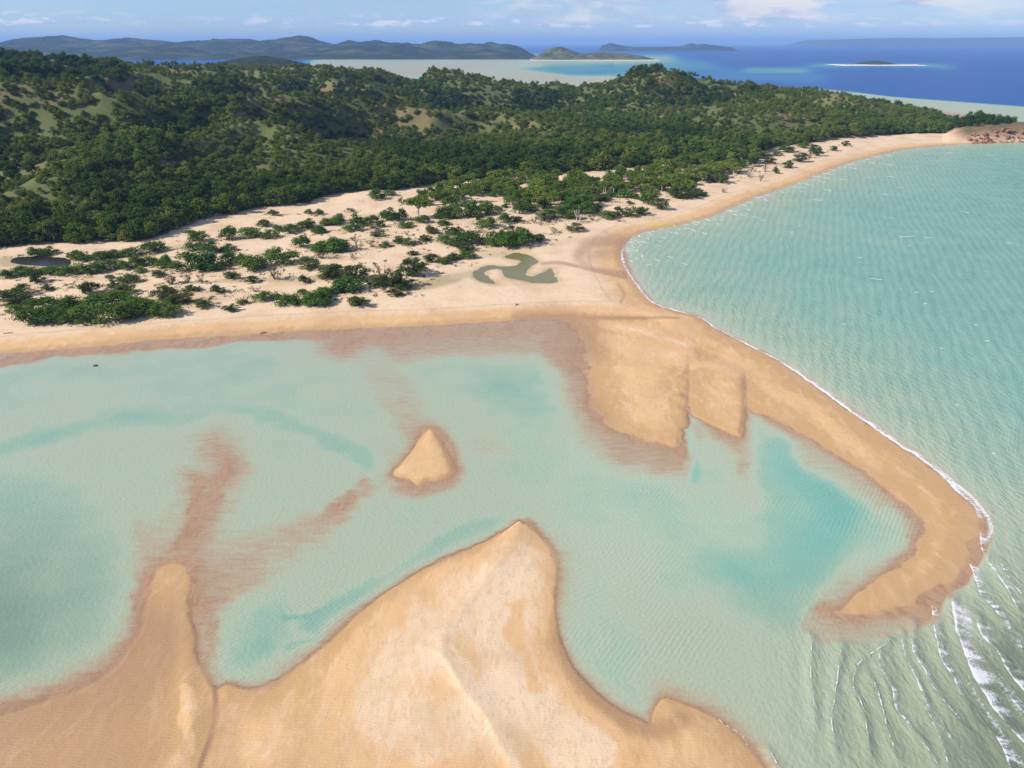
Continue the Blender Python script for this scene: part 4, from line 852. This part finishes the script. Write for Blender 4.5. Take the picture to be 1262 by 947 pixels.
for (cr, u, v, w, h, kd), x, y, z in zip(rows, px_, py_, zz):
    rng_ = math.sqrt(x * x + y * y + (CAMH - z) ** 2); mpp = (y * cP + (CAMH - z) * sP) / FPX       # metres per map unit at that distance
    wm = w * mpp * 1.26; tilt = CAMH / rng_
    hm = max(h * mpp * 1.15 - .5 * wm * tilt * .7, wm * .42)
    big = 'large' if wm > 13 else ('small' if wm < 6.5 else 'midsize')
    where = WHERE[cr]
    sf_ = float(line_dist(np.array([x]), np.array([y]), FOREST, True)[0]); ls_ = float(line_dist(np.array([x]), np.array([y]), LAND, True)[0])
    if cr != 'F': where += ', beach side' if ls_ < .45 * (ls_ + sf_) else (', forest side' if sf_ < .25 * (ls_ + sf_) else '')
    ratio = hm / wm; big = ('tall ' if ratio > .60 else 'flat ' if ratio < .44 else '') + big
    if cr == 'A' and v > 378: where = 'in the thicket beside the lagoon beach'
    if kd == b_: label = 'bare pale grey tree standing %s' % ('among bushes beside the winding green pond' if cr == 'D' else where)
    else: label = '%s %s %s' % (big, LOOK[kd][0], where)
    plant(kd, x, y + wm * .28, z - .05, wm, hm, label, LOOK[kd][1], '%s plants %s' % (big, where) + ' ' + kd.replace('_', ' '))

GRASS = [(x, y, z, w * ((y * cP + (CAMH - z) * sP) / FPX)) for (cr, u, v, w, h, kd), x, y, z in zip(rows, px_, py_, zz) if kd != b_]
# grove behind the beach and the forest on the hills
r = np.random.default_rng(21)
def scatter(poly, spacing, jit=.45, yscale=1.0):
    lo, hi = poly.min(0), poly.max(0); hi = np.minimum(hi, (1500, 1950)); lo = np.maximum(lo, (-1500, 100))
    X, Y = np.meshgrid(np.arange(lo[0], hi[0], spacing), np.arange(lo[1], hi[1], spacing * .9)); X = X + (np.arange(X.shape[0]) % 2)[:, None] * spacing / 2
    X = X.ravel() + r.normal(0, spacing * jit, X.size); Y = Y.ravel() + r.normal(0, spacing * jit, Y.size); m = inside(X, Y, poly); return X[m], Y[m]


gx_, gy_ = scatter(GROVE, 8.0); keepg = fbm(gx_ * .02, gy_ * .02, 3, 90) > .34; gx_, gy_ = gx_[keepg], gy_[keepg]
gz_ = survey(gx_, gy_, False)['z']
gu, gv = g2p(gx_, gy_)
for x, y, z, u in zip(gx_, gy_, gz_, gu):
    q = r.random(); side = 'in the grove behind the winding green pond' if u < 690 else ('in the grove behind the bay bend' if u < 860 else 'where the grove meets the long bay beach')
    gw, gh = r.uniform(8, 13), r.uniform(7, 10.5); sz = ('broad' if gw > 11.3 else 'narrow' if gw < 9.7 else 'midsize') + (' tall' if gh > 9 else ' low')
    if q < .55: plant('grove_tree', x, y, z, gw, gh, '%s light green tree with pale trunk %s' % (sz, side), 'tree', sz + ' pale trunked trees ' + side)
    elif q < .75: plant('forest_tree', x, y, z, r.uniform(8, 12), r.uniform(6, 8.5), 'mid green round crowned tree %s' % side, 'tree', 'round crowned trees ' + side)
    else: plant('dune_bush', x, y, z, r.uniform(6, 10), r.uniform(3.5, 5.5), 'dense rounded green bush %s' % side, 'bush', 'bushes ' + side)

fx, fy = scatter(FOREST, 5.6)
frustum = np.abs(fx) < fy * .80 + 60; fx, fy = fx[frustum], fy[frustum]
fs = survey(fx, fy, False); fz = fs['z']
ok = (fz > .4) & (np.maximum(fs['sq'], fs['sd']) < -3) & (fs['sfor'] > 0)
# crown tone: gullies darkened and spurs lightened, part forest type, part painted relief shading
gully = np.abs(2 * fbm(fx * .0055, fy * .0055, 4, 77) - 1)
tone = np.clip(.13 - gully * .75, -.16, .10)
tone = paint(tone, g2p(fx, fy, fz)[0], g2p(fx, fy, fz)[1], [([(-40, 75), (60, 80), (130, 92)], 42, -.14, 1.6, .3), ([(270, 120), (230, 150), (170, 190), (120, 235), (200, 250), (280, 235)], 44, -.13, 1.0, .2), ([(60, 150), (70, 220)], 55, .05, 1, .2), ([(440, 150), (560, 160), (700, 165)], 45, .07, 1.3, .2), ([(780, 140), (880, 150), (1000, 140)], 45, .05, 1.5, .1), ([(0, 290), (150, 285), (300, 245), (500, 225)], 26, -.08, 1, .2), ([(800, 82), (760, 90)], 26, -.10, 1.5, .2)])  # hand-placed zones: cloud shade and sunlit slopes painted in, with dark valley forest
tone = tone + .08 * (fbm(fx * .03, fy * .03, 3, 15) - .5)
# open rocky and grassy glades on the hillsides
glade = fbm(fx * .012, fy * .012, 4, 52); thin_ = .20 * smooth(tone, -.02, .08) * smooth(fz, 5, 14) + smooth(glade, .55, .70) * smooth(fz, 6, 14) * .42 + .05 * smooth(fz, 4, 20)
ok &= r.random(len(fx)) > thin_
ok &= (fs['head'] < .2) | ((r.random(len(fx)) < .42) & (fz > 5))
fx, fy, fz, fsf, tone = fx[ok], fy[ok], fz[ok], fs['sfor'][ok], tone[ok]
fw = (5.0 + 6.5 * r.random(len(fx)) ** 1.7) * (1 + .3 * smooth(fsf, 60, 0)); fw = fw * (1 - .26 * smooth(tone, -.03, .08) * smooth(fz, 5, 14)) * (1 + .15 * smooth(tone, -.04, -.14)); fh = fw * r.uniform(.62, .95, len(fx))
uu, vv = g2p(fx, fy, fz); seen = (uu > -25) & (uu < IW + 25)
edge = np.argsort(np.where(seen, fsf + .04 * fy, 1e9))[:205]
is_edge = np.zeros(len(fx), bool); is_edge[edge] = True
srcs = {}
for i in np.where(is_edge)[0]:
    u = uu[i]; side = 'at the forest edge above the dark pond' if u < 230 else ('at the forest edge above the bushy sand' if u < 590 else ('at the forest edge behind the pale grove' if u < 930 else 'at the forest edge along the long bay beach'))
    sz = ('broad' if fw[i] > 9 else 'narrow' if fw[i] < 6.5 else 'midsize') + (' tall' if fh[i] > fw[i] * .8 else ' flat'); var = int(r.integers(5)); e = plant('forest_tree', fx[i], fy[i], fz[i], fw[i], fh[i], '%s dark green round crowned tree %s' % (sz, side), 'tree', sz + ' trees ' + side, var)
    srcs.setdefault(var, e.children[0])
rest = ~is_edge
me = bpy.data.meshes.new('forest'); n = int(rest.sum()); me.vertices.add(n)
me.vertices.foreach_set('co', np.stack([fx[rest], fy[rest], fz[rest]], 1).astype(np.float32).ravel())
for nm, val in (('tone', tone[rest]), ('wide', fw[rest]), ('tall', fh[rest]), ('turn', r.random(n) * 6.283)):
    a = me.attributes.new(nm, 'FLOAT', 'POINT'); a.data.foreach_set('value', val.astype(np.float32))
a = me.attributes.new('pick', 'INT', 'POINT'); a.data.foreach_set('value', r.integers(0, 5, n).astype(np.int32))
forest = bpy.data.objects.new('forest', me); C.objects.link(forest)
tag(forest, 'dark green woodland covering the hills behind the beach', kind='stuff')
ng = bpy.data.node_groups.new('forest_trees', 'GeometryNodeTree')
ng.interface.new_socket('Geometry', in_out='INPUT', socket_type='NodeSocketGeometry'); ng.interface.new_socket('Geometry', in_out='OUTPUT', socket_type='NodeSocketGeometry')
t = NT(ng); gi = t.put('NodeGroupInput'); go_ = t.put('NodeGroupOutput'); jn = t.put('GeometryNodeJoinGeometry')
for var in sorted(srcs):
    oi = t.put('GeometryNodeObjectInfo', transform_space='ORIGINAL'); oi.inputs['Object'].default_value = srcs[var]; oi.inputs['As Instance'].default_value = True; t.l.new(oi.outputs['Geometry'], jn.inputs[0])
def nattr(name, ty='FLOAT'):
    n_ = t.put('GeometryNodeInputNamedAttribute', data_type=ty); n_.inputs[0].default_value = name; return n_.outputs[0]
w_, h_ = nattr('wide'), nattr('tall')
scl = t.put('ShaderNodeCombineXYZ', ins={0: w_, 1: w_, 2: h_}).outputs[0]; rot = t.put('ShaderNodeCombineXYZ', ins={2: nattr('turn')}).outputs[0]
m2p = t.put('GeometryNodeMeshToPoints'); t.l.new(gi.outputs[0], m2p.inputs[0])
iop = t.put('GeometryNodeInstanceOnPoints'); t.l.new(m2p.outputs[0], iop.inputs['Points']); t.l.new(jn.outputs[0], iop.inputs['Instance']); iop.inputs['Pick Instance'].default_value = True
t.l.new(nattr('pick', 'INT'), iop.inputs['Instance Index']); t.l.new(rot, iop.inputs['Rotation']); t.l.new(scl, iop.inputs['Scale']); t.l.new(iop.outputs[0], go_.inputs[0])
md = forest.modifiers.new('trees', 'NODES'); md.node_group = ng
print('forest trees', n, 'grove', len(gx_), 'noted', len(rows))

def dune_grass():
    q = np.random.default_rng(33); P = []
    for x, y, z, w in GRASS:
        for k in range(int(q.integers(2, 8))):
            a_ = q.random() * 6.283; d_ = w * q.uniform(.5, 1.5) + 1; P.append((x + math.cos(a_) * d_, y + w * .28 + math.sin(a_) * d_ * .9))
    P = np.array(P); z_ = survey(P[:, 0], P[:, 1], False); ok_ = (z_['z'] > 1.0) & (np.maximum(z_['sq'], z_['sd']) < -2) & (z_['sl'] > 30); P = P[ok_]; z_ = z_['z'][ok_]
    V_, F_, k0 = [], [], 0
    for (x, y), z in zip(P, z_):
        nb = int(q.integers(10, 26)); sp_ = q.uniform(.4, 1.6); b0 = q.normal(0, sp_, (nb, 2)); h_ = q.uniform(.25, .8, nb); lean = q.normal(0, .35, (nb, 2)); an = q.random(nb) * 3.14; w_ = q.uniform(.1, .25, nb)
        bx_, by_ = x + b0[:, 0], y + b0[:, 1]; zb_ = np.full(nb, z - .1)
        v4 = np.stack([np.stack([bx_ - np.cos(an) * w_, by_ - np.sin(an) * w_, zb_], 1), np.stack([bx_ + np.cos(an) * w_, by_ + np.sin(an) * w_, zb_], 1), np.stack([bx_ + lean[:, 0] + np.cos(an) * w_ * .4, by_ + lean[:, 1] + np.sin(an) * w_ * .4, zb_ + h_], 1), np.stack([bx_ + lean[:, 0] - np.cos(an) * w_ * .4, by_ + lean[:, 1] - np.sin(an) * w_ * .4, zb_ + h_], 1)], 1)
        V_.append(v4.reshape(-1, 3)); F_.append(np.arange(nb * 4).reshape(-1, 4) + k0); k0 += nb * 4
    tag(mesh_obj('dune_grass', np.concatenate(V_), np.concatenate(F_), PAL['herb'], smooth_sh=False), 'sparse straw green grass tufts between the dune bushes', kind='stuff')


dune_grass()

# ------------------------------------------------------------------ small things on shore
M['stone'] = plain_material('dark_stone', (.05, .045, .04), (.10, .085, .07), 2); M['wood'] = plain_material('driftwood', (.16, .12, .09), (.3, .24, .18), 4)


def boulder(name, u, v, size, z, label, seed):
    import bmesh
    bm = bmesh.new(); bmesh.ops.create_icosphere(bm, subdivisions=2, radius=1.0); q = np.random.default_rng(seed); k = q.normal(size=(6, 3))
    for vt in bm.verts:
        d = vt.co.normalized(); f = 1 + .22 * sum(math.sin(2.5 * (d.x * a + d.y * b + d.z * c)) for a, b, c in k) / 3; vt.co = (d.x * f * size, d.y * f * size * .7, d.z * f * size * .5)
    me = bpy.data.meshes.new(name); bm.to_mesh(me); bm.free(); me.materials.append(M['stone']); o = bpy.data.objects.new(name, me); C.objects.link(o); x, y = p2g(u, v, z); o.location = (x, y, z); return tag(o, label, 'rock')


boulder('rock', 118, 451, .9, .05, 'lone dark rock breaking the surface of the lagoon shallows', 3)
def log(u, v, length, ang, label, seed):
    x, y = p2g(u, v, .6); z = float(survey(np.array([x]), np.array([y]), False)['z'][0]); x, y = p2g(u, v, z); z = float(survey(np.array([x]), np.array([y]), False)['z'][0]); q = random.Random(seed); d = (math.cos(ang), math.sin(ang)); P = [tube((-d[0] * length / 2, -d[1] * length / 2, .1), (d[0] * length / 2, d[1] * length / 2, .2), .22, .1, 6)]
    for k in range(4):
        s = q.uniform(-.3, .5) * length; P.append(tube((d[0] * s, d[1] * s, .15), (d[0] * s + q.uniform(-1, 1), d[1] * s + q.uniform(-1, 1), q.uniform(.3, 1.1)), .09, .03, 5))
    v_, f_ = join(P); o = mesh_obj('driftwood', v_, f_, M['wood']); o.location = (x, y, z); tag(o, label, 'driftwood')


log(325, 411, 2.6, .4, 'short driftwood log lying at the lagoon waterline', 1)
log(10, 411, 3.0, .2, 'grey driftwood on the sand below the bright thicket', 2)
log(637, 376, 2.2, 1.0, 'small driftwood on the pale sand below the green pond', 3)

def rubble():
    import bmesh
    bm = bmesh.new(); q = np.random.default_rng(8); U_ = q.uniform(1192, 1300, 170); V_ = np.interp(U_, [1180, 1262, 1400], [176.5, 174, 171]) + q.normal(0, 1.1, 170)
    X, Y = p2g(U_, V_, .5); Z = survey(X, Y, False)['z']
    for x, y, z in zip(X, Y, Z):
        if z < -.8: continue
        sz = q.uniform(.8, 3.0); base = bmesh.ops.create_icosphere(bm, subdivisions=1, radius=1.0)['verts']; k = q.uniform(.6, 1.3, 3) * sz
        for vt in base: f = 1 + q.normal(0, .12); vt.co = (x + vt.co.x * f * k[0], y + vt.co.y * f * k[1], z + .2 * sz + vt.co.z * f * k[2] * .7)
    me = bpy.data.meshes.new('shore_rocks'); bm.to_mesh(me); bm.free(); me.materials.append(plain_material('red_rock', (.16, .07, .045), (.30, .16, .10), .8, .9, .8)); o = bpy.data.objects.new('shore_rocks', me); C.objects.link(o); tag(o, 'reddish boulders strewn along the rocky headland shore', kind='stuff')


rubble()

# ------------------------------------------------------------------ haze
def haze():
    x0, x1, y0, y1, z0, z1 = -62000, 62000, -3000, 72000, -19, 330
    v = [(a, b, c) for c in (z0, z1) for a, b in ((x0, y0), (x1, y0), (x1, y1), (x0, y1))]; f = [(0, 3, 2, 1), (4, 5, 6, 7), (0, 1, 5, 4), (1, 2, 6, 5), (2, 3, 7, 6), (3, 0, 4, 7)]
    t = material('haze_air'); p = t.put('ShaderNodeVolumePrincipled', ins={'Color': (.33, .56, 1.0, 1), 'Density': 1 / 19000.0, 'Anisotropy': .0}); t.l.new(p.outputs[0], t.out.inputs['Volume'])
    o = mesh_obj('haze', v, f, t.mat, smooth_sh=False); tag(o, 'thin blue sea haze', kind='stuff')


haze()
